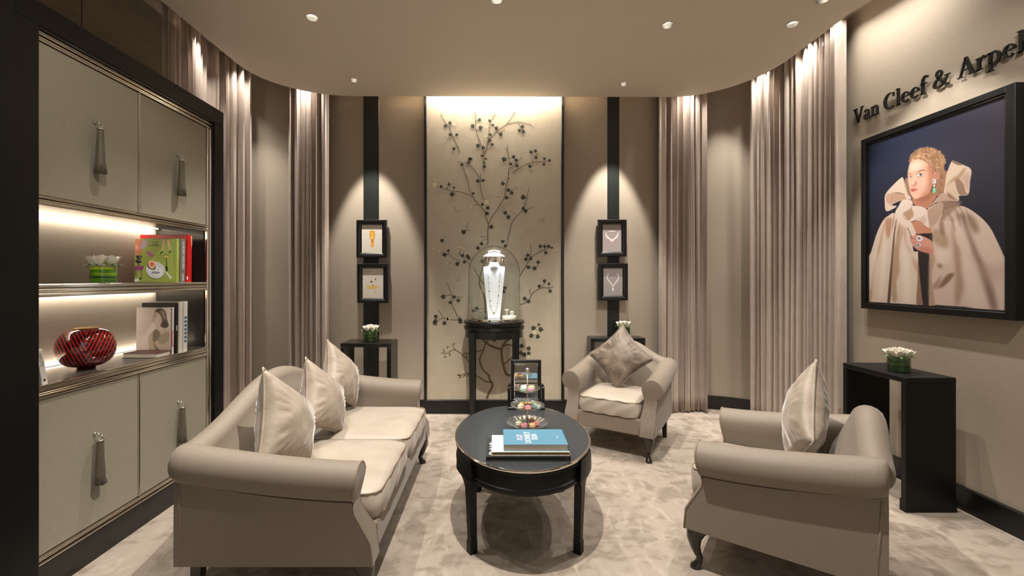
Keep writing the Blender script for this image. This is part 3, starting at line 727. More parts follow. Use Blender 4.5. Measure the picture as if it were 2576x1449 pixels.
for tier, items in enumerate([[(-0.022,-0.045,'pink','pink macaron at the front of the bottom glass tier, left one'), (0.026,-0.042,'peach','peach macaron at the front of the bottom glass tier, right one'), (0.055,-0.008,'coral','coral macaron at the right side of the bottom tier'), (0.030,0.040,'brown','brown macaron at the back of the bottom tier'), (-0.035,0.030,'pistachio','pistachio green macaron at the back left of the bottom tier'), (-0.052,-0.012,'cream','cream macaron at the left side of the bottom tier')],
                              [(0.0,-0.035,'pink','pink macaron at the front of the middle glass tier'), (-0.040,-0.012,'cream','cream macaron at the left of the middle tier'), (-0.030,0.028,'yellow','yellow macaron at the back left of the middle tier'), (0.008,0.042,'peach','peach macaron at the back of the middle tier'), (0.040,0.012,'mint','mint green macaron at the right of the middle tier')],
                              [(0.018,-0.022,'pink','pink macaron at the front of the top glass tier'), (-0.024,-0.018,'mint','mint green macaron at the front left of the top tier'), (-0.022,0.024,'cream','cream macaron at the back left of the top tier'), (0.026,0.022,'yellow','yellow macaron at the back right of the top tier')]]):
    for x, y, c_, lb in items: macaron(x, y, tiers[tier][0]+0.0025, c_, lb, (random.uniform(-.08, .08), random.uniform(-.08, .08)))

# table mirror
mr = empty('table_mirror', (0.208*KT, 3.125*KT, TZ), 0, 'small framed mirror in a black stand at the far end of the coffee table', 'mirror'); mr.scale = (KT, KT, KT)
T = Matrix.Translation((0, 0, 0.045)) @ Matrix.Rotation(math.radians(-0.5), 4, 'X')
m = MB()
for b in ((-0.108, -0.090, 0, 0.300), (0.090, 0.108, 0, 0.300)): m.box(b[0], b[1], -0.010, 0.010, b[2], b[3], 0.003, M=T)
m.box(-0.108, 0.108, -0.010, 0.010, 0.282, 0.300, 0.003, M=T); m.box(-0.108, 0.108, -0.010, 0.010, 0.0, 0.018, 0.003, M=T); m.box(-0.10, 0.10, 0.004, 0.010, 0.0, 0.30, M=T)
m.build('frame', M_BLACK, mr)
m = MB(); m.add([T @ Vector(p) for p in [(-0.080,-0.009,0.029),(0.080,-0.009,0.029),(0.080,-0.009,0.272),(-0.080,-0.009,0.272), (-0.090,-0.003,0.018),(0.090,-0.003,0.018),(0.090,-0.003,0.282),(-0.090,-0.003,0.282)]],
               [(0,1,2,3),(4,5,1,0),(5,6,2,1),(6,7,3,2),(7,4,0,3)]); m.build('mirror_glass', M_MIRROR, mr)
m = MB()
for s in (-1, 1):
    m.prism([(0.111*s, 0.0), (0.131*s, 0.0), (0.131*s, 0.145), (0.126*s, 0.165), (0.117*s, 0.175), (0.111*s, 0.175)], Matrix.Translation((0, 0.014, 0)) @ Matrix.Rotation(PI/2, 4, 'X'), 0.028)
m.box(-0.131, 0.131, -0.045, 0.045, 0.0, 0.018, 0.003); m.build('stand', M_BLACK, mr)
m = MB()
for s in (-1, 1): m.lathe([(0.004, -0.004), (0.004, 0.004)], 10, M=Matrix.Translation((s*0.121, -0.015, 0.15)) @ Matrix.Rotation(PI/2, 4, 'X'))
m.build('pivot', M_STEEL, mr)

# ---------------------------------------------------------------- round display table with glass cloche
D0 = (-0.028, 4.36)
dt = empty('display_table', (D0[0], D0[1], 0), 0, 'tall round black display table in front of the painted panel', 'table')
m = MB(); m.lathe([(0.0, 1.036), (0.290, 1.036), (0.302, 1.030), (0.304, 1.018), (0.300, 1.004), (0.285, 0.998), (0.283, 0.985), (0.300, 0.980), (0.302, 0.955), (0.292, 0.948), (0.27, 0.948)], 64, cap=False); o = m.build('table_top', M_BLACK, dt); smooth_angle(o, 30)
m = MB(); m.lathe([(0.288, 0.95), (0.288, 0.875), (0.270, 0.872), (0.268, 0.95)], 64, cap=False); o = m.build('apron', M_BLACK, dt); smooth_angle(o, 30)
for sx in (-1, 1):
    for sy in (-1, 1):
        mb = MB(); x, y = sx*0.215, sy*0.19
        mb.loft([[(x*k+a*r, y*k+b*r, z) for a, b in ((-1,-1),(1,-1),(1,1),(-1,1))] for z, r, k in ((0.93, 0.027, 1), (0.02, 0.019, 0.97), (0.0, 0.021, 0.97))], cap=True, smooth=False); mb.build('leg', M_BLACK, dt)
cl = empty('glass_cloche', (D0[0], D0[1], 1.036), 0, 'tall glass dome on a mirrored base covering a white necklace bust', 'display dome')
m = MB(); m.lathe([(0.0, 0.0), (0.252, 0.0), (0.255, 0.004), (0.255, 0.016), (0.250, 0.020), (0.0, 0.020)], 64, cap=False); o = m.build('mirrored_base', M_MIRROR, cl); smooth_angle(o, 30)
pr = [(0.258, 0.006), (0.258, 0.47)]
for k in range(1, 15): a = PI/2*k/14; pr.append((0.258*math.cos(a), 0.47+0.272*math.sin(a)))
pr2 = [(max(0, r-0.006), z-0.006*(1 if i > 1 else 0)) for i, (r, z) in enumerate(pr)][::-1]
m = MB(); m.lathe(pr, 64, cap=False); m.build('dome', M_GLASS, cl); m = MB(); m.lathe(pr2, 64, cap=False); m.build('dome_inner_face', M_GLASS, cl)
m = MB(); m.lathe([(0.258, 0.0), (0.262, 0.003), (0.262, 0.010), (0.257, 0.013)], 64); m.build('rim', M_GLASS, cl)
hl = empty('lamp_cap', (D0[0], D0[1], 1.036+0.60), 0, 'white oval lamp cap hanging at the top inside the glass dome', 'lamp')
m = MB(); m.lathe([(0.0, 0.075), (0.05, 0.068), (0.09, 0.045), (0.103, 0.036), (0.105, 0.030)], 40, sy=0.6, cap=False); m.build('lamp_dome', mat('lamp_cap_glow', (245,248,250), 0.5, emit=(240,248,255), estr=1.2), hl)
m = MB(); m.lathe([(0.105, 0.030), (0.100, 0.028), (0.100, -0.028), (0.097, -0.030), (0.09, -0.026)], 40, sy=0.6, cap=False); m.build('band', M_CHROME, hl)
m = MB(); m.lathe([(0.0, -0.02), (0.06, -0.02), (0.06, -0.015)], 24, sy=0.6, cap=False); m.build('lamp_face', mat('cold_lamp', (250,252,255), 0.5, emit=(225,238,255), estr=10), hl)
area('cap_lamp', (D0[0], D0[1]-0.03, 1.036+0.565), (D0[0], D0[1]-0.05, 1.0), 1.1, 0.10, 0.06, (0.80, 0.90, 1.0))
# bust, a slanted trapezoid with a neck
bu = empty('necklace_bust', (D0[0]+0.0, D0[1]-0.02, 1.056), 0, 'tall white tapered necklace bust under the glass dome', 'bust')
sl = Matrix.Rotation(math.radians(9), 4, 'X')
m = MB(); fr_ = [(-0.058, 0), (0.058, 0), (0.108, 0.50), (0.105, 0.515), (0.060, 0.518), (0.040, 0.545), (-0.040, 0.545), (-0.060, 0.518), (-0.105, 0.515), (-0.108, 0.50)]
sl = Matrix.Translation((0, -0.095, 0)) @ Matrix.Rotation(math.radians(-10), 4, 'X') @ Matrix.Rotation(PI/2, 4, 'X')
m.prism(fr_, Matrix.Translation((0, 0.014, 0)) @ sl, 0.014); m.build('body', M_BUST, bu)
m = MB(); m.lathe([(0.040, 0.50), (0.036, 0.525), (0.038, 0.545), (0.044, 0.560), (0.0, 0.562)], 28, sy=0.8, M=Matrix.Translation((0, 0.0, -0.008)) @ Matrix.Identity(4)); o = m.build('neck', M_BUST, bu)
m = MB(); m.prism([(-0.040, 0.553), (0.040, 0.553), (0.012, 0.515), (-0.012, 0.515)], Matrix.Translation((0, -0.004, 0)) @ sl, 0.006); m.build('collar', M_BUST, bu)
nk = empty('necklace', (D0[0], D0[1]-0.02, 1.056), 0, 'long thin silver necklace with lozenge charms hung on the bust', 'necklace')
def on_bust(px, py):                      # photo pixel on the bust's slanted face
    x = (px-1243)*4.24/F; z = H-(py-CY)*4.24/F-1.056
    return sl @ Vector((x, z, 0.006))
cp_ = [(1229,668), (1229,690), (1229,712), (1230,735), (1232,758), (1234,772), (1238,782), (1243,791), (1248,782), (1252,765), (1254,745), (1256,720), (1257,700), (1258,680), (1258,668)]
m = MB(); m.tube([on_bust(*q) for q in cp_], 0.0013, 5); m.build('chain', M_STEEL, nk)
for q, r in [((1229,697), .006), ((1229,710), .007), ((1231,732), .009), ((1234,757), .008), ((1235,770), .005), ((1243,788), .010), ((1252,763), .005), ((1254,744), .008), ((1256,718), .006), ((1257,707), .008), ((1257,690), .008), ((1229,678), .004), ((1258,676), .004)]:
    c_ = on_bust(*q); mb = MB(); mb.add([c_+Vector((dx*r, dy*r, dz*r*1.1)) for dx, dy, dz in ((-1,0,0),(0,0,-1),(1,0,0),(0,0,1),(0,-.5,0))], [(0,1,4),(1,2,4),(2,3,4),(3,0,4),(3,2,1,0)]); mb.build('charm', M_CHROME, nk)
es = empty('ring_stand', (D0[0]+0.148, D0[1]-0.10, 1.056), 0, 'small round white jewellery stand with earring post beside the bust', 'jewellery stand')
m = MB(); m.lathe([(0.0, 0.0), (0.066, 0.0), (0.070, 0.006), (0.070, 0.024), (0.066, 0.030), (0, 0.031)], 40, cap=False); m.build('base', M_WHITE, es)
m = MB(); m.box(-0.028, -0.021, -0.002, 0.005, 0.03, 0.088, 0.001); m.box(-0.044, -0.005, -0.003, 0.006, 0.080, 0.092, 0.002); m.build('earring_post', M_WHITE, es)
m = MB(); m.box(0.010, 0.044, -0.012, -0.004, 0.03, 0.075, 0.003); m.build('ring_card', M_WHITE, es)
m = MB(); m.tube([(0.027+0.011*math.cos(2*PI*k/16), -0.022, 0.052+0.014*math.sin(2*PI*k/16)) for k in range(16)], 0.0018, 6, closed=True); m.build('ring', M_CHROME, es)

# ---------------------------------------------------------------- consoles
def console(x0, x1, y0, y1, zt, th, along, label):
    """waterfall console: top slab and two end slabs; along = axis of its length"""
    cx, cy = (x0+x1)/2, (y0+y1)/2; t = empty('console_table', (cx, cy, 0), 0, label, 'console'); hx, hy = (x1-x0)/2, (y1-y0)/2
    m = MB(); m.box(-hx, hx, -hy, hy, zt-th, zt, 0.006, 2); m.build('table_top', M_BLACKM if along == 'y' else M_BLACK, t)
    for s in (-1, 1):
        m = MB()
        if along == 'y':
            a, b = sorted((s*(hy-0.001), s*(hy-th))); m.box(-hx+0.001, hx-0.001, a, b, 0.0, zt-th+0.001, 0.003); 
            a2, b2 = sorted((s*(hy+0.003), s*(hy-th-0.006))); m.box(-hx-0.004, hx+0.003, a2, b2, 0.0, 0.075, 0.004)
        else:
            a, b = sorted((s*(hx-0.001), s*(hx-th))); m.box(a, b, -hy+0.001, hy-0.001, 0.0, zt-th+0.001, 0.003)
        m.build('end_panel', M_BLACKM if along == 'y' else M_BLACK, t)
    return t
console(2.53, 2.845, 2.705, 3.20, 0.834, 0.036, 'y', 'black waterfall console table against the right wall below the poster')
console(-1.487, -1.005, 4.15, 4.44, 0.834, 0.040, 'x', 'black side console table behind the far end of the sofa')
console(0.966, 1.530, 4.50, 4.69, 0.834, 0.040, 'x', 'black side console table half hidden behind the rear armchair')

# ---------------------------------------------------------------- flower glasses
def leafglass_mat(name, a, b, c):
    m = mat(name, a, 0.25, coat=0.3); bs = m.node_tree.nodes['Principled BSDF']
    tc = nd(m, 'ShaderNodeTexCoord'); mp = nd(m, 'ShaderNodeMapping'); mp.inputs['Scale'].default_value = (1.5, 1.5, 26)
    nz = nd(m, 'ShaderNodeTexNoise'); nz.inputs['Scale'].default_value = 1.6; nz.inputs['Detail'].default_value = 3
    cr = nd(m, 'ShaderNodeValToRGB'); cr.color_ramp.elements[0].color = (*lin(a), 1); cr.color_ramp.elements[0].position = 0.38
    cr.color_ramp.elements[1].color = (*lin(c), 1); cr.color_ramp.elements[1].position = 0.66
    e = cr.color_ramp.elements.new(0.52); e.color = (*lin(b), 1)
    ln(m, tc.outputs['Object'], mp.inputs[0]); ln(m, mp.outputs[0], nz.inputs[0]); ln(m, nz.outputs[0], cr.inputs[0]); ln(m, cr.outputs[0], bs.inputs['Base Color']); return m
M_LG1 = leafglass_mat('leaf_lining_bright', (30,70,20), (96,150,24), (206,220,40)); M_LG2 = leafglass_mat('leaf_lining_dark', (16,36,10), (38,70,16), (74,104,28))
def petal_cup(mb, c, r, h, n, spread, tw, rr):
    for k in range(n):
        a = 2*PI*k/n+tw; g = []; 
        for i in range(5):
            v = i/4; row = []
            for j in range(5):
                u = (j-2)/2*0.95*math.sin(PI*(0.22+0.62*v)); rad = r*(0.35+spread*v**0.8)*(1-0.08*u*u)+0.15*r*max(0, v-0.75)
                aa = a+u*(1.15/max(1, n*0.35)); row.append(Vector((c[0]+rad*math.cos(aa), c[1]+rad*math.sin(aa), c[2]+h*(v-0.18*u*u*v)+0.002*math.sin(9*u+k))))
            g.append(row)
        mb.loft(g, closed_ring=False)
def flowers(loc, R, Hh, lining, label, n, seed, open_=False, fr=0.032):
    r = random.Random(seed); t = empty('flower_vase', loc, r.uniform(0, 6), label, 'flower vase', 'low glass vases of white flowers')
    m = MB(); m.lathe([(0.0, 0.005), (R-0.003, 0.005), (R-0.003, Hh-0.004), (R-0.006, Hh-0.004), (0, Hh-0.02)], 40, cap=False); q = m.build('leaf_lining', lining, t); smooth_angle(q, 40)
    m = MB(); m.lathe([(0.0, 0.0), (R-0.003, 0.0), (R, 0.004), (R, Hh), (R-0.002, Hh)], 40, cap=False); q = m.build('glass', M_GLASS, t); smooth_angle(q, 40)
    for k in range(n):
        a = 2*PI*k/max(1, n-1)+0.3; d = R*0.68 if k < n-1 else 0.0; z = Hh+(0.002 if k < n-1 else 0.012)+r.uniform(-.003, .006)
        c_ = (d*math.cos(a), d*math.sin(a), z); mb = MB()
        if open_:
            petal_cup(mb, c_, fr*0.9, fr*1.15, 5, 0.75, r.uniform(0, 6), r); petal_cup(mb, c_, fr*0.55, fr*1.1, 4, 0.5, r.uniform(0, 6), r)
        else:
            petal_cup(mb, c_, fr, fr*0.95, 6, 0.75, r.uniform(0, 6), r); petal_cup(mb, c_, fr*0.72, fr*1.1, 5, 0.65, r.uniform(0, 6), r); petal_cup(mb, c_, fr*0.42, fr*1.15, 4, 0.6, r.uniform(0, 6), r)
        f = mb.build('blossom', M_WHITE, t, fix=False)
    for k in range(7):
        a = 2*PI*k/7+r.uniform(-.3, .3); L = r.uniform(0.035, 0.055); mb = MB(); g = []
        for i in range(6):
            v = i/5; wd = 0.011*math.sin(PI*min(1, v+0.02)); d = R*0.8+L*v; z = Hh+0.004+0.012*math.sin(PI*v*0.9)-0.008*v
            g.append([Vector((d*math.cos(a)-s*wd*math.sin(a), d*math.sin(a)+s*wd*math.cos(a), z-abs(s)*0.002)) for s in (-1, 0, 1)])
        mb.loft(g, closed_ring=False); mb.build('leaf', M_LEAF, t, fix=False)
    return t
flowers((-2.262, 2.515, 1.421), 0.062, 0.098, M_LG1, 'low glass vase lined with bright green leaf and white flowers in the upper niche', 5, 3, True, 0.044)
flowers((-1.235, 4.28, 0.835), 0.062, 0.105, M_LG2, 'glass vase of white roses on the console behind the sofa', 6, 4, False, 0.039)
flowers((1.335, 4.60, 0.835), 0.066, 0.105, M_LG2, 'glass vase of white flowers peeking over the rear armchair cushion', 6, 5, True, 0.042)
flowers((2.665, 2.90, 0.835), 0.062, 0.095, M_LG2, 'glass vase of white roses on the console by the right wall', 6, 6, False, 0.041)

# ---------------------------------------------------------------- red vase in the lower niche
m = mat('striped_lacquer', (150,22,24), 0.06, coat=1.0); bs = m.node_tree.nodes['Principled BSDF']
tc = nd(m, 'ShaderNodeTexCoord'); sp = nd(m, 'ShaderNodeSeparateXYZ'); ln(m, tc.outputs['Object'], sp.inputs[0])
ab = nd(m, 'ShaderNodeMath'); ab.operation = 'ABSOLUTE'; ln(m, sp.outputs['Y'], ab.inputs[0])
mu = nd(m, 'ShaderNodeMath'); mu.operation = 'MULTIPLY'; mu.inputs[1].default_value = 1.55; ln(m, ab.outputs[0], mu.inputs[0])
su = nd(m, 'ShaderNodeMath'); su.operation = 'SUBTRACT'; ln(m, mu.outputs[0], su.inputs[0]); 
z6 = nd(m, 'ShaderNodeMath'); z6.operation = 'MULTIPLY'; z6.inputs[1].default_value = 0.62; ln(m, sp.outputs['Z'], z6.inputs[0]); ln(m, z6.outputs[0], su.inputs[1])
sc = nd(m, 'ShaderNodeMath'); sc.operation = 'MULTIPLY'; sc.inputs[1].default_value = 255.0; ln(m, su.outputs[0], sc.inputs[0])
si = nd(m, 'ShaderNodeMath'); si.operation = 'SINE'; ln(m, sc.outputs[0], si.inputs[0])
gt = nd(m, 'ShaderNodeMath'); gt.operation = 'GREATER_THAN'; gt.inputs[1].default_value = 0.0; ln(m, si.outputs[0], gt.inputs[0])
mx = nd(m, 'ShaderNodeMix'); mx.data_type = 'RGBA'; mx.inputs[6].default_value = (*lin((18,12,10)), 1); mx.inputs[7].default_value = (*lin((168,26,28)), 1)
ln(m, gt.outputs[0], mx.inputs[0]); ln(m, mx.outputs[2], bs.inputs['Base Color'])
M_STRIPE = m
rv = empty('striped_vase', (-2.235, 2.38, 0.963), math.radians(-47), 'glossy round vase with red and black chevron stripes in the lower niche', 'vase')
pf = [(0.0, 0.0), (0.040, 0.0), (0.040, 0.012)]+[(0.052+0.075*math.cos(a)+0.0, 0.112+0.100*math.sin(a)) for a in [math.radians(-80+160*k/24) for k in range(25)]]+[(0.055, 0.214), (0.050, 0.216), (0.048, 0.205), (0.0, 0.19)]
m = MB(); m.lathe(pf, 64, cap=False); o = m.build('body', M_STRIPE, rv)
m = MB(); m.lathe([(0.052, 0.213), (0.058, 0.216), (0.056, 0.219), (0.050, 0.217)], 48); m.build('rim', mat('amber_rim', (206,150,60), 0.15, coat=1), rv)
# ---------------------------------------------------------------- printed pictures: flat colour grids drawn in code
class Canvas:
    def __init__(s, w, h, bg, ss=2):
        s.w, s.h, s.ss = w, h, ss; s.a = np.zeros((h*ss, w*ss, 3)); s.a[:] = bg
        s.sk = 1.0; s.T = lambda p: p                       # maps drawing coordinates to 0..1 (x right, y down)
    def pts(s, p): return np.array([s.T(q) for q in p], float)*np.array([s.w*s.ss, s.h*s.ss])
    def paint(s, q, col, soft=0.0, alpha=1.0):
        W, Hh = s.w*s.ss, s.h*s.ss; k = int(soft*s.ss*s.sk)
        x0 = max(0, int(q[:, 0].min())-k-1); x1 = min(W, int(q[:, 0].max())+k+2); y0 = max(0, int(q[:, 1].min())-k-1); y1 = min(Hh, int(q[:, 1].max())+k+2)
        if x1 <= x0 or y1 <= y0: return
        X, Y = np.meshgrid(np.arange(x0, x1)+0.5, np.arange(y0, y1)+0.5); m = np.zeros(X.shape, bool); n = len(q)
        for i in range(n):
            ax, ay = q[i]; bx, by = q[(i+1) % n]
            if ay == by: continue
            c = (ay > Y) != (by > Y); m ^= c & (X < (bx-ax)*(Y-ay)/(by-ay)+ax)
        m = m.astype(float)
        if k > 0:
            for _ in range(2):
                for ax_ in (0, 1):
                    pad = [(0, 0), (0, 0)]; pad[ax_] = (k//2+1, k//2); c = np.cumsum(np.pad(m, pad, mode='edge'), axis=ax_)
                    L = m.shape[ax_]; hi = np.take(c, np.arange(L)+2*(k//2)+0, axis=ax_); lo = np.take(c, np.arange(L), axis=ax_); m = (hi-lo)/max(1, 2*(k//2))
                    if k//2 == 0: break
        m = np.clip(m, 0, 1)[..., None]*alpha
        s.a[y0:y1, x0:x1] = s.a[y0:y1, x0:x1]*(1-m)+np.array(col, float)*m
    def poly(s, p, col, soft=0.0, alpha=1.0, smooth=True):
        q = s.pts(p)
        if smooth and len(q) > 3:
            o = []; n = len(q)
            for i in range(n):
                a, b, c, d = q[i-1], q[i], q[(i+1) % n], q[(i+2) % n]
                for t in (0, .25, .5, .75): o.append(0.5*((2*b)+(c-a)*t+(2*a-5*b+4*c-d)*t*t+(3*b-a-3*c+d)*t**3))
            q = np.array(o)
        s.paint(q, col, soft, alpha)
    def ell(s, cx, cy, rx, ry, col, soft=0.0, alpha=1.0, rot=0):
        c, si = math.cos(rot), math.sin(rot)
        s.paint(s.pts([(cx+rx*math.cos(t)*c-ry*math.sin(t)*si, cy+rx*math.cos(t)*si+ry*math.sin(t)*c) for t in [2*PI*k/24 for k in range(24)]]), col, soft, alpha)
    def line(s, p, w, col, soft=0.0, alpha=1.0):
        """w in drawing units"""
        L = []; R = []
        for i in range(len(p)):
            a = p[max(0, i-1)]; b = p[min(len(p)-1, i+1)]; dx, dy = b[0]-a[0], b[1]-a[1]; l = math.hypot(dx, dy) or 1
            ww = w[i] if isinstance(w, (list, tuple)) else w
            L.append((p[i][0]-dy/l*ww/2, p[i][1]+dx/l*ww/2)); R.append((p[i][0]+dy/l*ww/2, p[i][1]-dx/l*ww/2))
        s.paint(s.pts(L+R[::-1]), col, soft, alpha)
    def get(s): return s.a.reshape(s.h, s.ss, s.w, s.ss, 3).mean(axis=(1, 3))
def print_mat(name, rough=0.35):
    m = bpy.data.materials.new(name); m.use_nodes = True; b = m.node_tree.nodes['Principled BSDF']; b.inputs['Roughness'].default_value = rough
    a = nd(m, 'ShaderNodeVertexColor'); a.layer_name = 'print'; ln(m, a.outputs[0], b.inputs['Base Color']); return m
M_PRINT = print_mat('printed_sheet'); M_PRINTG = print_mat('printed_gloss', 0.28)
def print_panel(name, cv, O, U, V, parent, m=M_PRINT):
    """O top left corner, U to the right, V downwards (parent space)"""
    im = cv.get(); h, w_, _ = im.shape; O, U, V = Vector(O), Vector(U), Vector(V)
    u = np.linspace(0, 1, w_); v = np.linspace(0, 1, h); UU, VV = np.meshgrid(u, v)
    co = np.array(O)+UU[..., None]*np.array(U)+VV[..., None]*np.array(V); idx = np.arange(h*w_).reshape(h, w_)
    f = np.stack([idx[:-1, :-1], idx[1:, :-1], idx[1:, 1:], idx[:-1, 1:]], -1).reshape(-1, 4)
    me = bpy.data.meshes.new(name); me.vertices.add(h*w_); me.vertices.foreach_set('co', co.reshape(-1).astype(np.float32))
    me.loops.add(f.size); me.loops.foreach_set('vertex_index', f.reshape(-1).astype(np.int32)); me.polygons.add(len(f))
    me.polygons.foreach_set('loop_start', np.arange(0, f.size, 4, dtype=np.int32)); me.update(calc_edges=True)
    c = np.clip(im, 0, 255)/255.0; c = np.where(c <= 0.04045, c/12.92, ((c+0.055)/1.055)**2.4)
    at = me.color_attributes.new('print', 'FLOAT_COLOR', 'POINT'); at.data.foreach_set('color', np.concatenate([c.reshape(-1, 3), np.ones((h*w_, 1))], 1).reshape(-1).astype(np.float32))
    me.materials.append(m); o = bpy.data.objects.new(name, me); C.objects.link(o); o.parent = parent; return o

# ---------------------------------------------------------------- the poster on the right wall
PX = 2.885; Y1, Y2, ZB, ZT = 2.478, 3.395, 1.262, 2.492      # picture area on the wall plane
ps = empty('framed_poster', (2.93, (Y1+Y2)/2, ZB), 0, 'large black-framed photograph of a woman in a ruffled satin cape on the right wall', 'poster')
def pw(x0, x1, y0, y1, z0, z1, m, nm, bev=0.003):
    q = MB(); yc = (Y1+Y2)/2; q.box(x0-2.93, x1-2.93, y0-yc, y1-yc, z0-ZB, z1-ZB, bev); return q.build(nm, m, ps)
oy0, oy1, oz0, oz1 = 2.415, 3.440, 1.215, 2.535
for a in ((oy0, 2.462, oz0, oz1), (3.398, oy1, oz0, oz1), (2.462, 3.398, 2.495, oz1), (2.462, 3.398, oz0, 1.257)): pw(2.862, 2.928, *a, M_BLACKM, 'frame_rail')
for a in ((2.462, 2.476, 1.257, 2.495), (3.388, 3.398, 1.257, 2.495), (2.476, 3.388, 2.484, 2.495), (2.476, 3.388, 1.257, 1.268)): pw(2.874, 2.92, *a, M_BLACK, 'inner_lip', 0.001)
def wallT(p):
    Y = PX*F/(p[0]-CX); z = H-(p[1]-CY)*Y/F
    return ((Y2-Y)/(Y2-Y1), (ZT-z)/(ZT-ZB))
cv = Canvas(380, 512, (30,31,40)); cv.sk = 1.3
gy, gx = np.mgrid[0:1024, 0:760]; gy = gy/1024.; gx = gx/760.
bg = np.zeros((1024, 760, 3)); top = np.array((30,48,84.)); topr = np.array((60,54,74.)); bot = np.array((23,25,39.))
t_ = np.clip(gy*1.7, 0, 1)[..., None]**0.8; bg[:] = (top*(1-gx[..., None])+topr*gx[..., None])*(1-t_)+bot*t_; cv.a[:] = bg
TA_ = lambda p: wallT((2170+p[0]/6.039, 340+p[1]/6.039))
TB_ = lambda p: wallT((2170+p[0]/5.797, 540+p[1]/5.797))
P_ = lambda pts, col, soft=0, al=1, sm=True: cv.poly(pts, col, soft, al, sm)
cv.T = TB_
P_([(1000,180),(1100,0),(1300,-110),(1480,-120),(1700,20),(1850,180),(1950,370),(2040,570),(2075,700),(2075,1380),(1500,1340),(1060,1310),(960,1300),(970,560),(1030,575),(1000,300)], (208,184,170), 1)
P_([(380,10),(470,-20),(650,180),(720,300),(740,520),(815,540),(815,700),(850,1000),(880,1300),(500,1290),(85,1265),(80,700),(130,520),(210,260),(300,80)], (222,200,184), 1)
P_([(370,20),(310,200),(265,460),(180,800),(130,1250),(90,1260),(90,1180),(150,780),(230,480),(290,180)], (190,152,124), 5, .85)
P_([(350,60),(430,60),(420,200),(380,350),(340,280),(330,160)], (176,128,98), 6, .8)
P_([(490,60),(470,250),(450,600),(400,1270),(360,1268),(410,700),(455,250)], (86,62,52), 2, .95)
P_([(560,130),(500,260),(480,420),(440,560),(420,1200),(500,1250),(490,1000),(540,800),(530,600),(555,300)], (172,142,114), 6, .85)
P_([(630,180),(640,400),(700,520),(730,720),(800,850),(790,700),(640,470),(585,250)], (196,154,134), 6, .75)
P_([(160,600),(200,500),(220,640),(160,900),(130,1100),(110,1000)], (236,218,204), 8, .6)
P_([(300,420),(350,480),(330,900),(280,1200),(240,1200),(260,800)], (238,222,208), 8, .7)
P_([(590,500),(640,560),(700,900),(690,1250),(600,1250),(590,900)], (236,222,206), 10, .7)
P_([(805,640),(880,1300),(785,1292),(800,950)], (150,112,94), 2)
P_([(770,268),(1000,255),(1010,390),(960,350),(860,320)], (38,27,28), 1)
P_([(815,520),(900,560),(972,565),(965,1305),(880,1300),(815,700)], (40,31,33), 1)
P_([(1050,200),(1150,240),(1240,330),(1240,440),(1190,490),(1090,430),(1020,370),(1010,260)], (170,142,116), 7, .85)
P_([(1120,100),(1170,100),(1190,300),(1130,260)], (120,92,72), 6, .7)
P_([(1290,120),(1360,380),(1430,560),(1450,900),(1475,1000),(1400,1300),(1345,1280),(1350,850),(1320,500)], (164,132,112), 8, .9)
P_([(1380,0),(1460,120),(1600,540),(1700,800),(1860,1345),(1960,1350),(1830,850),(1690,580),(1560,260),(1480,0)], (128,102,90), 8, .92)
P_([(1520,-20),(1630,60),(1680,180),(1680,270),(1600,220)], (128,104,84), 8, .85)
P_([(1330,850),(1220,880),(1100,1060),(1180,1040),(1290,930)], (122,92,70), 4, .9)
P_([(1150,880),(1050,1000),(1005,1060),(1080,1070),(1130,960)], (150,116,98), 6, .8)
P_([(1090,710),(1160,730),(1140,780),(1100,760)], (140,108,88), 4, .8)
P_([(972,570),(1055,620),(1005,900),(1050,1300),(962,1300)], (174,144,122), 4, .9)
P_([(1060,500),(1200,520),(1280,560),(1220,700),(1120,680),(1060,600)], (228,208,194), 10, .7)
P_([(1440,560),(1520,600),(1640,900),(1780,1300),(1560,1310),(1500,1000)], (222,200,188), 12, .75)
P_([(1700,300),(1850,450),(1980,640),(1960,760),(1820,560)], (212,188,172), 12, .7)
P_([(1300,120),(1350,90),(1480,300),(1560,540),(1440,520)], (216,192,178), 6, .8)
P_([(1700,700),(1960,760),(2060,700),(2060,900),(1900,1000),(1760,900)], (186,158,144), 14, .6)
P_([(720,110),(840,90),(990,190),(995,262),(900,270),(780,275),(735,190)], (196,134,108), 1)
P_([(690,300),(780,288),(870,310),(960,350),(1010,400),(1040,570),(960,560),(820,520),(750,470),(700,390)], (214,152,134), 1)
P_([(820,470),(960,480),(1030,560),(940,560),(830,520)], (188,118,100), 5, .7)
for a in (((720,400),(800,420)), ((735,450),(820,465)), ((715,345),(790,350))): cv.line(a, 7, (160,98,84), 2, .8)
cv.ell(830,345,44,42,(228,226,230)); cv.ell(825,345,22,20,(130,120,128)); cv.ell(818,440,34,30,(200,192,196)); cv.ell(812,442,14,13,(90,80,86))
P_([(650,170),(700,100),(740,180),(775,280),(690,300)], (226,206,192), 1); cv.line(((655,190),(690,270),(720,350)), 9, (90,68,60), 1)
cv.T = TA_
P_([(640,690),(690,670),(740,960),(770,1050),(680,960)], (150,120,98), 2)
P_([(585,645),(625,680),(670,830),(690,900),(740,960),(660,975),(560,1000),(440,1060),(520,1080),(360,1155),(335,1000),(345,900),(420,800)], (222,198,180), 1)
P_([(430,880),(540,870),(620,900),(660,980),(540,1000),(430,1042),(415,960)], (192,154,130), 2)
P_([(365,900),(410,890),(420,1010),(440,1070),(380,1030),(355,1000)], (200,160,138), 2)
cv.line(((500,868),(560,880),(640,900)), 14, (120,88,72), 2, .8); cv.line(((625,680),(650,800),(690,910)), 12, (176,140,120), 3, .8)
P_([(600,990),(700,975),(755,1010),(760,1065),(850,1072),(930,1095),(980,1150),(1000,1300),(1040,1400),(960,1380),(870,1300),(740,1312),(690,1400),(560,1330),(490,1190),(545,1075)], (228,208,194), 1)
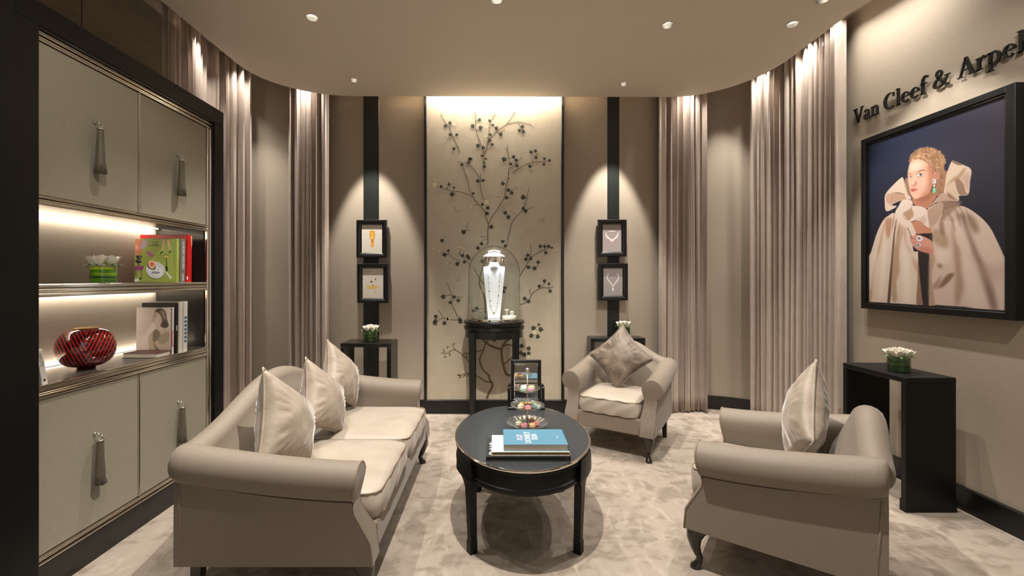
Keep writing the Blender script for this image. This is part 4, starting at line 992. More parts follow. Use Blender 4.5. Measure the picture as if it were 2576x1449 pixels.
P_([(740,1050),(730,1110),(620,1180),(640,1230),(690,1290),(760,1240),(775,1190),(745,1110)], (182,148,122), 3)
cv.line(((762,1050),(720,1120),(620,1180),(605,1210),(640,1270),(740,1312),(860,1260),(960,1215)), 9, (196,150,136), 1, .9)
P_([(860,1290),(940,1240),(965,1290),(920,1350)], (196,162,142), 5, .7)
P_([(870,930),(960,890),(1050,850),(1115,930),(1070,1000),(985,1112),(900,1080),(790,1062),(755,960)], (186,126,100), 1)
P_([(830,960),(1000,880),(1060,820),(1080,900),(960,1000),(880,1010)], (150,96,74), 8, .7)
P_([(715,470),(720,380),(760,290),(850,230),(960,200),(1080,200),(1180,280),(1240,400),(1240,520),(1290,560),(1260,700),(1240,820),(1180,890),(1100,920),(1075,700),(1050,520),(950,400),(850,370),(760,400)], (160,118,88), 1)
rr = random.Random(3)
for k in range(420):
    a = rr.uniform(0, 2*PI); x = 1010+rr.uniform(-260, 240); y = 330+rr.uniform(-130, 260)
    if ((x-980)/280)**2+((y-400)/220)**2 > 0.72 or (x < 960 and y > 380) or (x < 1040 and y > 480): continue
    L = rr.uniform(12, 26); c_ = rr.choice([(214,172,132),(226,192,154),(112,78,56),(134,96,70),(190,146,108)])
    cv.line(((x-L*math.cos(a), y-L*math.sin(a)), (x+6, y+6), (x+L*math.cos(a), y+L*math.sin(a))), rr.uniform(5, 10), c_, 1, .8)
for k in range(60):
    x = rr.uniform(1080, 1240); y = rr.uniform(480, 860); cv.line(((x, y), (x+rr.uniform(-14, 14), y+22), (x+rr.uniform(-18, 18), y+44)), 6, rr.choice([(120,86,64),(176,136,104),(96,68,52)]), 1, .7)
P_([(682,590),(700,480),(735,400),(830,365),(950,400),(1030,500),(1065,640),(1055,760),(1010,860),(900,930),(820,962),(760,950),(725,880),(700,760),(688,660)], (230,180,156), 1)
P_([(960,430),(1040,520),(1062,650),(1050,760),(1000,850),(900,920),(960,780),(980,600)], (204,142,116), 9, .8)
P_([(720,470),(760,420),(850,400),(900,450),(840,520),(740,540)], (246,214,196), 8, .8)
P_([(850,680),(930,670),(960,720),(880,790),(840,750)], (238,190,168), 9, .8)
cv.ell(1110,620,42,58,(206,144,118), 2); cv.ell(1112,618,18,32,(170,108,86), 3, .8)
cv.line(((820,572),(870,540),(920,528),(965,545)), [8,17,16,6], (138,92,66), 1); cv.line(((690,588),(715,585),(750,600)), [10,12,5], (138,92,66), 1)
cv.ell(866,608,50,26,(176,120,104), 3, .8); cv.ell(866,606,42,19,(236,228,226)); cv.ell(880,604,19,18,(92,104,128)); cv.ell(880,604,8,8,(20,20,26)); cv.line(((822,606),(850,584),(890,582),(912,600)), 7, (84,56,48))
cv.ell(722,636,30,17,(180,124,108), 3, .8); cv.ell(724,636,24,12,(232,222,220)); cv.ell(730,636,12,11,(92,104,128)); cv.line(((698,634),(720,620),(748,632)), 6, (84,56,48))
P_([(770,560),(800,600),(815,700),(815,750),(770,765),(735,755),(745,700)], (240,198,178), 5, .6)
P_([(800,690),(822,735),(800,765),(770,770),(792,730)], (176,104,86), 4, .85); cv.ell(757,765,16,7,(160,88,76),2,.8)
P_([(728,828),(760,808),(785,812),(832,820),(800,842),(770,858),(742,856)], (206,104,96), 1); cv.line(((728,830),(775,832),(832,822)), 5, (130,54,52), 1)
P_([(760,900),(800,880),(860,900),(820,950),(770,940)], (238,196,174), 7, .7)
cv.ell(1082,703,34,36,(236,236,238)); cv.ell(1082,703,18,19,(150,150,158)); cv.ell(1082,703,8,8,(240,240,240)); cv.ell(1083,768,13,20,(226,226,228)); cv.ell(1085,838,23,44,(112,206,166)); cv.ell(1080,825,8,20,(176,232,206),2,.7)
P_([(1000,440),(1045,520),(1068,640),(1060,750),(1020,850),(1000,780),(1015,640),(985,520)], (178,118,92), 5, .7)
P_([(905,930),(1010,860),(1040,790),(960,860),(860,930),(800,950)], (186,124,98), 5, .6)
P_([(740,600),(760,560),(800,560),(770,620),(750,720),(738,700)], (214,158,134), 5, .5)
P_([(700,640),(740,650),(760,720),(720,740),(695,700)], (238,190,166), 6, .6)
for k in range(70):
    a = rr.uniform(-0.5, 1.0); t0 = rr.random(); x = 715+t0*330; y = 455-150*math.sin(min(1, t0*1.5)*PI/2*1.0)+(t0**2)*190-40
    cv.line(((x-10, y-26), (x, y-6), (x+14*a, y+14)), [5,7,3], rr.choice([(206,162,122),(176,132,98),(222,186,148)]), 1, .75)
for k in range(60):
    t0 = rr.uniform(PI*0.98, PI*2.02); x = 980+262*math.cos(t0)+rr.uniform(-12, 8); y = 400+205*math.sin(t0)+rr.uniform(-8, 10); cv.ell(x, y, rr.uniform(14, 26), rr.uniform(10, 18), rr.choice([(168,126,94),(190,148,110),(146,106,80)]), 1, .85, rr.uniform(0, 3))
P_([(1340,410),(1390,392),(1500,440),(1643,520),(1625,700),(1600,898),(1460,922),(1465,975),(1425,1005),(1290,970),(1225,870),(1240,800),(1270,600)], (214,190,170), 1)
P_([(1350,400),(1400,395),(1500,440),(1480,460),(1400,435)], (130,100,84), 2)
P_([(1450,600),(1540,500),(1560,520),(1490,640),(1340,720),(1250,790),(1350,670)], (166,134,102), 5, .9)
P_([(1400,700),(1450,655),(1530,745),(1560,860),(1595,895),(1480,912),(1430,830)], (150,118,98), 2)
P_([(1490,660),(1600,560),(1625,640),(1600,860),(1560,800),(1520,700)], (188,154,138), 5, .8)
P_([(1250,830),(1300,760),(1395,720),(1420,840),(1460,960),(1420,1000),(1300,920)], (206,180,158), 3)
P_([(1290,870),(1420,980),(1440,1000),(1300,960)], (120,88,72), 4, .8)
P_([(1225,870),(1330,960),(1430,1003),(1270,1005),(1100,1030),(985,1112),(1080,1000),(1150,920)], (186,156,136), 1)
P_([(1200,1010),(1400,1010),(1500,1020),(1330,1180),(1180,1300)], (154,124,104), 6, .9)
for k in range(16): x = 1210+k*18; cv.line(((x, 1020+k*3), (x-40, 1300)), 5, (124,96,80), 1, .5)
for x, y in ((1290,1150),(1380,1080),(1460,1060),(1540,1090)): cv.line(((x, y), (x+70, y+150), (x+110, y+320)), [8,26,10], (112,86,72), 4, .75)
for x, y in ((480,1190),(520,1260),(560,1320),(610,1370)): cv.line(((x, y), (x-12, y+110), (x-30, y+230)), [6,16,6], (150,108,84), 2, .7)
P_([(975,1140),(1040,1080),(1120,1040),(1220,1025),(1200,1200),(1130,1340),(1030,1412),(1000,1340)], (180,150,130), 1)
cv.line(((1180,1020),(1080,1055),(978,1140),(990,1280),(1030,1400),(1120,1350),(1200,1200)), 9, (226,198,184), 1)
cv.a *= 0.86
yc = (Y1+Y2)/2
print_panel('picture', cv, (PX-2.93, Y2-yc, ZT-ZB), (0, -(Y2-Y1), 0), (0, 0, -(ZT-ZB)), ps, print_mat('poster_print', 0.45))

# ---------------------------------------------------------------- raised letters over the poster
def arc(cx, cy, rx, ry, a0, a1, n=18): return [(cx+rx*math.cos(math.radians(a0+(a1-a0)*k/n)), cy+ry*math.sin(math.radians(a0+(a1-a0)*k/n))) for k in range(n+1)]
def wlerp(ws, n): return [float(np.interp(k/(n-1), np.linspace(0, 1, len(ws)), ws)) for k in range(n)]
def bez(pts, n=6):
    sp_ = spline([(p[0], p[1]) for p in pts], n); return [(q[0], q[1]) for q in sp_]
sf = lambda x, y, w: ([(x-w/2, y), (x+w/2, y)], [0.05, 0.05])
GL = {
 'V': (0.78, [([(0.14,0.97),(0.42,0.01)], [.16,.13]), ([(0.40,0.02),(0.70,0.97)], [.06,.06]), sf(0.15,0.975,0.32), sf(0.70,0.975,0.24)]),
 'a': (0.56, [(bez([(0.10,0.48),(0.16,0.59),(0.28,0.625),(0.39,0.56),(0.41,0.44),(0.41,0.1),(0.47,0.03),(0.54,0.05)]), wlerp([.10,.07,.08,.12,.14,.14,.10,.04], 43)), (bez([(0.40,0.38),(0.22,0.32),(0.10,0.22),(0.12,0.07),(0.24,0.03),(0.40,0.13)]), wlerp([.05,.07,.13,.14,.09,.05], 31))]),
 'n': (0.64, [([(0.15,0.64),(0.15,0.0)], [.14,.14]), (bez([(0.18,0.48),(0.30,0.60),(0.42,0.60),(0.49,0.48),(0.49,0.25),(0.49,0.0)]), wlerp([.05,.08,.12,.14,.14,.14], 31)), sf(0.15,0.025,0.28), sf(0.49,0.025,0.28), sf(0.09,0.61,0.16)]),
 'C': (0.84, [(arc(0.46,0.5,0.36,0.48,52,308,26), wlerp([.05,.08,.15,.18,.15,.08,.05], 27)), ([(0.70,0.97),(0.70,0.70)], [.05,.07])]),
 'l': (0.33, [([(0.16,1.04),(0.16,0.0)], [.14,.14]), sf(0.16,0.025,0.28), sf(0.10,1.02,0.16)]),
 'e': (0.58, [(arc(0.30,0.32,0.22,0.29,8,318,24), wlerp([.10,.08,.06,.12,.14,.12,.08,.05], 25)), ([(0.12,0.36),(0.54,0.36)], [.055,.055])]),
 'f': (0.42, [(bez([(0.16,0.0),(0.16,0.5),(0.17,0.82),(0.26,0.99),(0.38,1.01),(0.45,0.93)]), wlerp([.14,.14,.14,.10,.09,.12], 31)), ([(0.03,0.61),(0.38,0.61)], [.055,.055]), sf(0.16,0.025,0.30)]),
 '&': (1.0, [(bez([(0.80,0.52),(0.66,0.22),(0.44,0.05),(0.22,0.02),(0.08,0.16),(0.14,0.38),(0.36,0.55),(0.48,0.74),(0.42,0.92),(0.29,0.93),(0.21,0.80),(0.30,0.58),(0.50,0.32),(0.70,0.07),(0.88,0.03)]), wlerp([.05,.06,.08,.10,.14,.12,.08,.09,.08,.08,.11,.14,.14,.14,.06], 85)), sf(0.80,0.54,0.28)]),
 'A': (0.86, [([(0.12,0.02),(0.41,1.0)], [.06,.06]), ([(0.40,1.0),(0.72,0.02)], [.14,.16]), ([(0.22,0.35),(0.60,0.35)], [.055,.055]), sf(0.12,0.025,0.24), sf(0.72,0.025,0.32)]),
 'r': (0.50, [([(0.15,0.64),(0.15,0.0)], [.14,.14]), (bez([(0.19,0.44),(0.28,0.57),(0.38,0.62),(0.46,0.55)]), wlerp([.05,.08,.12,.14], 19)), sf(0.16,0.025,0.30), sf(0.09,0.61,0.16)]),
 'p': (0.66, [([(0.15,0.64),(0.15,-0.32)], [.14,.14]), (arc(0.32,0.32,0.23,0.29,140,-140,22), wlerp([.06,.08,.12,.15,.12,.08,.05], 23)), sf(0.15,-0.30,0.30), sf(0.09,0.61,0.16)]),
 's': (0.52, [(bez([(0.42,0.50),(0.32,0.60),(0.18,0.60),(0.10,0.48),(0.24,0.35),(0.38,0.25),(0.42,0.12),(0.30,0.03),(0.16,0.03),(0.08,0.14)]), wlerp([.05,.07,.09,.12,.14,.14,.12,.08,.07,.05], 55))])}
sg = empty('shop_sign', (2.93, 3.0, 2.705), 0, 'raised black serif lettering on the right wall above the poster', 'sign')
def ribbon(mb, pts, ws, M, depth):
    L = []; R = []; n = len(pts); ws = ws if len(ws) == n else wlerp(ws, n)
    for i in range(n):
        a, b = pts[max(0, i-1)], pts[min(n-1, i+1)]; dx, dy = b[0]-a[0], b[1]-a[1]; l = math.hypot(dx, dy) or 1; w_ = ws[i]/2
        L.append((pts[i][0]-dy/l*w_, pts[i][1]+dx/l*w_)); R.append((pts[i][0]+dy/l*w_, pts[i][1]-dx/l*w_))
    rings = [[M @ Vector((*L[i], 0)), M @ Vector((*R[i], 0)), M @ Vector((*R[i], depth)), M @ Vector((*L[i], depth))] for i in range(n)]
    mb.loft(rings, cap=True, smooth=False)
x = 0.0; sc_ = 0.1165
for ch in 'Van Cleef & Arpels':
    if ch == ' ': x += 0.32; continue
    adv, strokes = GL[ch]; mb = MB()
    M = Matrix(((0, 0, -1, -0.012), (-sc_, 0, 0, 3.567-3.0-x*sc_), (0, sc_, 0, 0), (0, 0, 0, 1)))
    for p, ws in strokes: ribbon(mb, p, ws, M, 0.013)
    mb.build('letter', M_BLACK, sg); x += adv+0.025
m = MB()
for k in range(9): y = 3.567-3.0-0.05-k*0.13; m.lathe([(0.003, 0.0), (0.003, 0.014)], 8, M=Matrix.Translation((0, y, 0.03)) @ Matrix.Rotation(-PI/2, 4, 'Y'))

# ---------------------------------------------------------------- framed drawings on the pilasters
def framed(px0, px1, py0, py1, Y, painter, label):
    a, b = P(px0, py1, Y), P(px1, py0, Y); w_, h_ = b[0]-a[0], b[2]-a[2]
    t = empty('framed_drawing', ((a[0]+b[0])/2, Y, a[2]), 0, label, 'picture', 'framed jewellery drawings in pairs'); fw = 0.052
    o4 = [(-w_/2, 0), (w_/2, 0), (w_/2, h_), (-w_/2, h_)]; i4 = lambda f: [(-w_/2+f, f), (w_/2-f, f), (w_/2-f, h_-f), (-w_/2+f, h_-f)]
    steps = [(0.0, 0.045), (0.0, 0.005), (0.004, 0.0), (0.026, 0.0), (0.030, 0.010), (0.040, 0.013), (fw, 0.022), (fw, 0.045)]
    for k in range(4):
        m = MB(); n4 = (k+1) % 4; m.loft([[(i4(f)[k][0], y_, i4(f)[k][1]) for f, y_ in steps], [(i4(f)[n4][0], y_, i4(f)[n4][1]) for f, y_ in steps]], cap=True, smooth=False); m.build('frame_rail', M_BLACK, t)
    m = MB(); m.box(-w_/2+0.01, w_/2-0.01, 0.03, 0.05, 0.01, h_-0.01); m.build('backing', M_BLACKM, t)
    cv = Canvas(90, 118, (222,214,200)); cv.T = lambda p: p; painter(cv)
    print_panel('drawing', cv, (-w_/2+fw-0.002, 0.026, h_-fw+0.002), (w_-2*fw+0.004, 0, 0), (0, 0, -(h_-2*fw+0.004)), t)
    return t
def d1(c):
    for k, col in enumerate([(200,190,170),(228,170,160),(214,190,180),(224,170,130),(170,170,180)]): c.ell(.26+.055*k, .16, .018, .014, col)
    c.line(((.78,.17),(.9,.165)), .012, (190,180,165)); c.line(((0.02,.345),(.40,.34)), .008, (200,190,176)); c.line(((.62,.34),(.99,.34)), .008, (200,190,176))
    c.poly([(.42,.22),(.60,.22),(.62,.40),(.57,.52),(.46,.52),(.40,.40)], (226,160,46), 1)
    for k in range(5):
        c.ell(.40,.25+.06*k,.025,.014,(176,104,30)); c.ell(.62,.25+.06*k,.025,.014,(176,104,30))
    c.line(((.47,.26),(.49,.5)), .03, (246,206,96)); c.line(((.55,.26),(.54,.5)), .03, (246,206,96)); c.ell(.51,.46,.03,.03,(244,236,214))
    c.line(((.46,.545),(.57,.545)), .05, (190,92,44)); c.poly([(.45,.58),(.58,.58),(.56,.78),(.47,.78)], (228,150,40)); c.line(((.50,.62),(.50,.76)), .03, (250,204,100)); c.ell(.51,.60,.05,.02,(200,110,60))
def d2(c):
    c.line(((.08,.10),(.4,.11)), .014, (140,134,128)); c.line(((.12,.15),(.38,.155)), .008, (170,162,152)); c.line(((.66,.27),(.92,.27)), .01, (180,172,160)); c.line(((.64,.32),(.92,.32)), .01, (186,178,166)); c.line(((.26,.28),(.5,.29)), .01, (190,182,170)); c.line(((.04,.36),(.5,.35)), .006, (200,192,180))
    c.ell(.42,.45,.05,.028,(70,62,58),0,1,.5); c.ell(.62,.37,.035,.024,(60,54,52)); c.line(((.46,.50),(.56,.42),(.62,.38)), .01, (150,140,130))
    c.poly([(.20,.62),(.34,.56),(.46,.60),(.44,.68),(.30,.69),(.22,.68)], (222,196,120), 1); c.poly([(.80,.60),(.66,.57),(.55,.60),(.58,.67),(.70,.66)], (222,196,120), 1)
    c.ell(.50,.64,.07,.05,(218,176,60)); c.ell(.50,.63,.03,.02,(246,232,180)); c.ell(.50,.57,.04,.015,(170,60,60)); c.line(((.56,.70),(.62,.80),(.66,.89)), .014, (190,180,170)); c.line(((.24,.66),(.14,.72)), .012, (190,186,170))
def neck(c, pts, w_, col): c.line(pts, w_, col)
def d3(c):
    c.a[:] = (172,160,158)
    c.line(((.30,.24),(.50,.26),(.72,.24)), [.01,.04,.01], (232,226,222)); c.ell(.5,.25,.05,.024,(240,236,234)); c.ell(.5,.27,.02,.014,(90,80,80))
    c.line(((.18,.30),(.21,.42),(.32,.50),(.42,.56),(.50,.60)), [.05,.09,.08,.08,.09], (232,226,222)); c.line(((.82,.30),(.79,.42),(.68,.50),(.58,.56),(.50,.60)), [.05,.09,.08,.08,.09], (232,226,222))
    for x_ in (.34,.66): c.ell(x_,.57,.035,.03,(190,120,130))
    c.ell(.5,.57,.06,.045,(240,236,236)); c.ell(.5,.56,.014,.012,(30,24,24)); c.ell(.5,.69,.045,.038,(196,110,124)); c.ell(.5,.69,.025,.022,(240,232,232)); c.ell(.5,.77,.018,.014,(120,104,104))
def d4(c):
    c.a[:] = (158,149,147)
    c.line(((.28,.20),(.20,.30),(.24,.42),(.38,.54),(.50,.65)), .045, (226,222,216)); c.line(((.72,.20),(.80,.30),(.76,.42),(.62,.54),(.50,.65)), .045, (226,222,216))
    c.line(((.45,.62),(.5,.68),(.55,.62)), .02, (226,222,216)); c.ell(.5,.77,.045,.06,(236,232,226)); c.ell(.5,.70,.02,.02,(240,240,236))
framed(896, 972, 553, 648, 4.64, d1, 'upper framed drawing of an orange jewel clip, left of the painted panel')
framed(898, 975, 663, 762, 4.64, d2, 'lower framed drawing of a gold dragonfly jewel, left of the painted panel')
framed(1505, 1577, 552, 645, 4.65, d3, 'upper framed drawing of a white necklace with red stones, right of the painted panel')
framed(1507, 1580, 662, 756, 4.65, d4, 'lower framed drawing of a plain diamond necklace with drop, right of the painted panel')

# ---------------------------------------------------------------- painted silver-leaf panel
YP = 4.672
pt = empty('painted_panel', (-0.03, YP, 0.15), 0, 'tall silver-leaf panel painted with flowering ivy branches at the centre of the back wall', 'painting')
def pbox(nm, x0, x1, y0, y1, z0, z1, m, bev=0.002):
    q = MB(); q.box(x0+0.03, x1+0.03, y0-YP, y1-YP, z0-0.15, z1-0.15, bev); return q.build(nm, m, pt)
pbox('leaf_ground', -0.748, 0.688, YP, YP+0.02, 0.152, HU-0.02, M_SILVER)
pbox('frame_stile', -0.775, -0.748, YP-0.018, YP+0.024, 0.148, HU-0.02, M_BLACK); pbox('frame_stile', 0.688, 0.715, YP-0.018, YP+0.024, 0.148, HU-0.02, M_BLACK)
pbox('frame_rail', -0.775, 0.715, YP-0.018, YP+0.024, 0.136, 0.152, M_BLACK)
M_PB = mat('painted_branch', (118,100,66), 0.5, metal=0.2); M_PBD = mat('painted_branch_dark', (84,68,44), 0.5); M_PL = mat('painted_leaf_dark', (50,50,38), 0.5); M_PL2 = mat('painted_leaf_green', (78,84,62), 0.5); M_PW = mat('painted_blossom', (214,202,160), 0.5)
def q1(x, y): return (1070+x/7.2457, 250+y/7.2457)
def q2(x, y): return (1070+x/7.2457, 430+y/7.2457)
def q3(x, y): return (1070+x/7.2457, 610+y/7.2457)
def q4(x, y): return (1070+x/6.9, 800+y/6.9)
lay = 0
def flat(px, py, d): v = P(px, py, YP-0.001); return Vector((v[0]+0.03, -0.0012-d, v[2]-0.15))
def strokes(name, items, m, d):
    mb = MB()
    for q, pts, w_ in items:
        pp = [q(*a) for a in pts]; pp = [(v[0], v[1]) for v in spline(pp, 5)] if len(pp) > 2 else pp
        n = len(pp); L = []; R = []
        for i in range(n):
            a, b = pp[max(0, i-1)], pp[min(n-1, i+1)]; dx, dy = b[0]-a[0], b[1]-a[1]; l = math.hypot(dx, dy) or 1
            ww = (w_[0]+(w_[1]-w_[0])*i/(n-1))/2
            L.append(flat(pp[i][0]-dy/l*ww, pp[i][1]+dx/l*ww, d)); R.append(flat(pp[i][0]+dy/l*ww, pp[i][1]-dx/l*ww, d))
        mb.add([v for i in range(n) for v in (L[i], R[i])], [(2*i, 2*i+1, 2*i+3, 2*i+2) for i in range(n-1)])
    o = mb.build(name, m, pt); return o
BR = [  # main trunks, bottom to top
 (q4,[(1065,1400),(1110,1290),(1165,1170),(1120,1080),(1100,1000),(1040,940),(990,880),(950,770),(950,690),(1000,570),(1050,440),(1090,380)],(5.2,2.2)),
 (q4,[(1165,1115),(1060,1105),(980,1060),(860,985),(780,965),(700,965),(620,1000)],(3.0,1.0)),
 (q4,[(1005,550),(900,580),(780,600),(710,630)],(2.2,1.2)),
 (q4,[(770,790),(740,740),(690,680),(640,630),(530,560),(470,560),(350,620),(270,600)],(2.4,0.9)), (q4,[(530,560),(480,490),(510,440)],(1.6,0.9)),
 (q4,[(1480,995),(1410,980),(1370,880),(1345,780),(1325,650),(1330,520),(1390,420),(1470,370)],(5.6,4.2)),
 (q4,[(1320,545),(1200,510),(1090,455),(1000,380)],(5.2,4.0)), (q4,[(1360,490),(1430,460),(1480,470),(1525,500)],(3.0,2.4)), (q4,[(1370,800),(1440,740),(1525,670)],(3.2,2.4)),
 (q3,[(1100,1300),(1085,1050),(1040,900),(990,780),(990,660),(1040,480),(1080,390),(1200,310),(1300,280)],(3.4,1.4)), (q3,[(1070,760),(980,640),(900,490),(860,460)],(2.4,0.9)),
 (q3,[(600,1370),(540,1250),(480,1100),(490,980),(440,850),(400,740)],(1.8,0.9)), (q3,[(480,960),(420,960),(350,980)],(1.2,0.8)), (q3,[(500,1080),(560,1000),(700,1000)],(1.0,0.8)),
 (q3,[(640,1410),(460,1410),(330,1380),(230,1420),(180,1440)],(1.6,1.0)), (q3,[(330,1380),(270,1280),(230,1230)],(1.2,0.8)),
 (q3,[(1715,1135),(1800,1110),(1900,1030),(1960,920),(2120,830),(2260,830),(2340,800)],(2.2,0.9)), (q3,[(2120,830),(2170,740)],(1.2,0.8)), (q3,[(1930,960),(1900,880),(1940,830)],(1.2,0.7)),
 (q3,[(1715,640),(1760,540),(1830,440),(1900,310),(2000,220),(2120,160),(2240,100),(2320,90)],(2.2,1.0)), (q3,[(1830,440),(1900,470),(2060,420)],(1.3,0.8)), (q3,[(1920,280),(1925,150),(1905,30)],(1.2,0.8)),
 (q3,[(630,340),(520,290),(430,210)],(1.0,0.7)), (q3,[(800,410),(740,300),(640,250)],(1.2,0.7)), (q3,[(430,390),(480,350)],(0.8,0.6)),
 (q2,[(1140,1340),(1138,1100),(1145,980),(1100,820),(1070,720),(960,600),(880,490),(780,430),(640,385),(560,375),(440,360),(380,340)],(1.9,0.9)),
 (q2,[(1145,985),(1210,850),(1310,700),(1370,600),(1440,480),(1470,280),(1500,180),(1520,20)],(1.6,1.3)), (q2,[(1140,1060),(1210,1010)],(0.9,0.8)),
 (q2,[(1500,1240),(1540,1090),(1580,940),(1700,790),(1790,700),(1810,620),(1850,520),(1870,400),(1900,300)],(1.8,0.9)), (q2,[(1790,710),(1870,700),(1980,640)],(1.2,0.7)), (q2,[(1540,370),(1620,330),(1680,300)],(1.0,0.7)),
 (q2,[(880,490),(800,330),(780,190),(720,50)],(1.1,1.0)), (q2,[(1060,510),(1010,330),(1000,180),(1010,40)],(1.1,1.0)), (q2,[(740,1095),(800,1090)],(0.9,0.7)), (q2,[(510,420),(570,378)],(0.9,0.7)), (q2,[(1370,490),(1330,470),(1290,480)],(0.8,0.6)),
 (q1,[(760,1449),(720,1330),(690,1200),(660,1150),(580,1140)],(1.1,0.8)), (q1,[(990,1430),(900,1290),(820,1210),(740,1170),(700,1150)],(1.3,0.9)), (q1,[(620,970),(600,880),(540,760),(480,620),(430,510),(340,380),(280,270)],(1.3,0.8)),
 (q1,[(1060,1300),(1060,950),(1010,820),(940,620),(915,500),(915,380),(915,270)],(1.4,0.9)), (q1,[(1070,1000),(1110,900),(1150,760),(1210,680),(1330,560),(1480,450),(1600,290),(1640,220)],(1.6,0.9)), (q1,[(1480,450),(1590,425),(1700,410),(1860,445),(1970,475)],(1.4,0.8)),
 (q1,[(1690,425),(1740,510),(1800,560)],(0.9,0.7)), (q1,[(1120,900),(1140,760),(1180,450),(1240,330),(1290,270)],(1.0,0.7)), (q1,[(930,570),(990,530)],(1.0,0.8)), (q1,[(910,400),(970,370)],(0.9,0.7)), (q1,[(900,495),(870,490)],(0.8,0.8)), (q1,[(1110,920),(1190,860)],(0.9,0.7)), (q1,[(1300,610),(1380,590),(1450,545)],(0.9,0.7)),
 (q1,[(1520,1449),(1520,1280),(1610,1210),(1700,1110),(1780,1050)],(1.5,0.8)), (q1,[(1590,1350),(1700,1260),(1860,1180),(1990,1150),(2200,1125),(2280,1110)],(1.7,0.9)), (q1,[(1530,1200),(1510,1000),(1490,830)],(1.1,0.7)), (q1,[(1935,1160),(1990,1060),(2080,980)],(1.0,0.7)), (q1,[(1500,940),(1450,890)],(0.8,0.6)), (q1,[(450,560),(455,470)],(0.8,0.6))]
strokes('painted_branches', [(a, b, (c[0]*1.05+0.3, c[1]*1.05+0.25)) for a, b, c in BR], M_PBD, 0.0)
strokes('painted_branch_highlights', [(a, b, (c[0]*0.65, c[1]*0.6)) for a, b, c in BR], M_PB, 0.0007)
def branch_points():
    out = []
    for q, pts, w_ in BR:
        pp = [q(*a) for a in pts]; pp = spline(pp, 5) if len(pp) > 2 else [Vector(a) for a in pp]
        out += [(v[0], v[1]) for v in pp]
    return np.array(out)
BP = branch_points()
def twigs(spots):
    it = []; r = random.Random(9)
    for q, x, y, s in spots:
        cx, cy = q(x, y); d = np.hypot(BP[:, 0]-cx, BP[:, 1]-cy); k = int(d.argmin()); L = d[k]
        if L < 1.5 or L > 34: continue
        bx, by = BP[k]; mx_, my_ = (bx+cx)/2+r.uniform(-.15, .15)*L, (by+cy)/2+0.12*L; it.append((lambda a, b: (a, b), [(bx, by), (mx_, my_), (cx, cy)], (0.9, 0.7)))
    return it
def leaves(name, spots, m, d, seed=1, blossom=False):
    mb = MB(); r = random.Random(seed)
    for q, x, y, s in spots:
        cx, cy = q(x, y); a0 = r.uniform(0, 6.28); n = 11; vs = [flat(cx, cy, d)]
        if blossom:
            for k in range(12): a = 2*PI*k/12; rad = s*(0.85+0.15*math.cos(5*a)); vs.append(flat(cx+rad*math.cos(a), cy+rad*math.sin(a), d))
            n = 12
        else:
            rad_ = [1.3, .78, 1.05, .68, .85, .45, .85, .68, 1.05, .78]; n = 10
            for k in range(n): a = a0+2*PI*k/n; vs.append(flat(cx+s*rad_[k]*math.cos(a), cy+s*rad_[k]*math.sin(a), d))
        mb.add(vs, [(0, 1+k, 1+(k+1) % n) for k in range(n)])
    o = mb.build(name, m, pt); o['kind'] = 'stuff'; return o
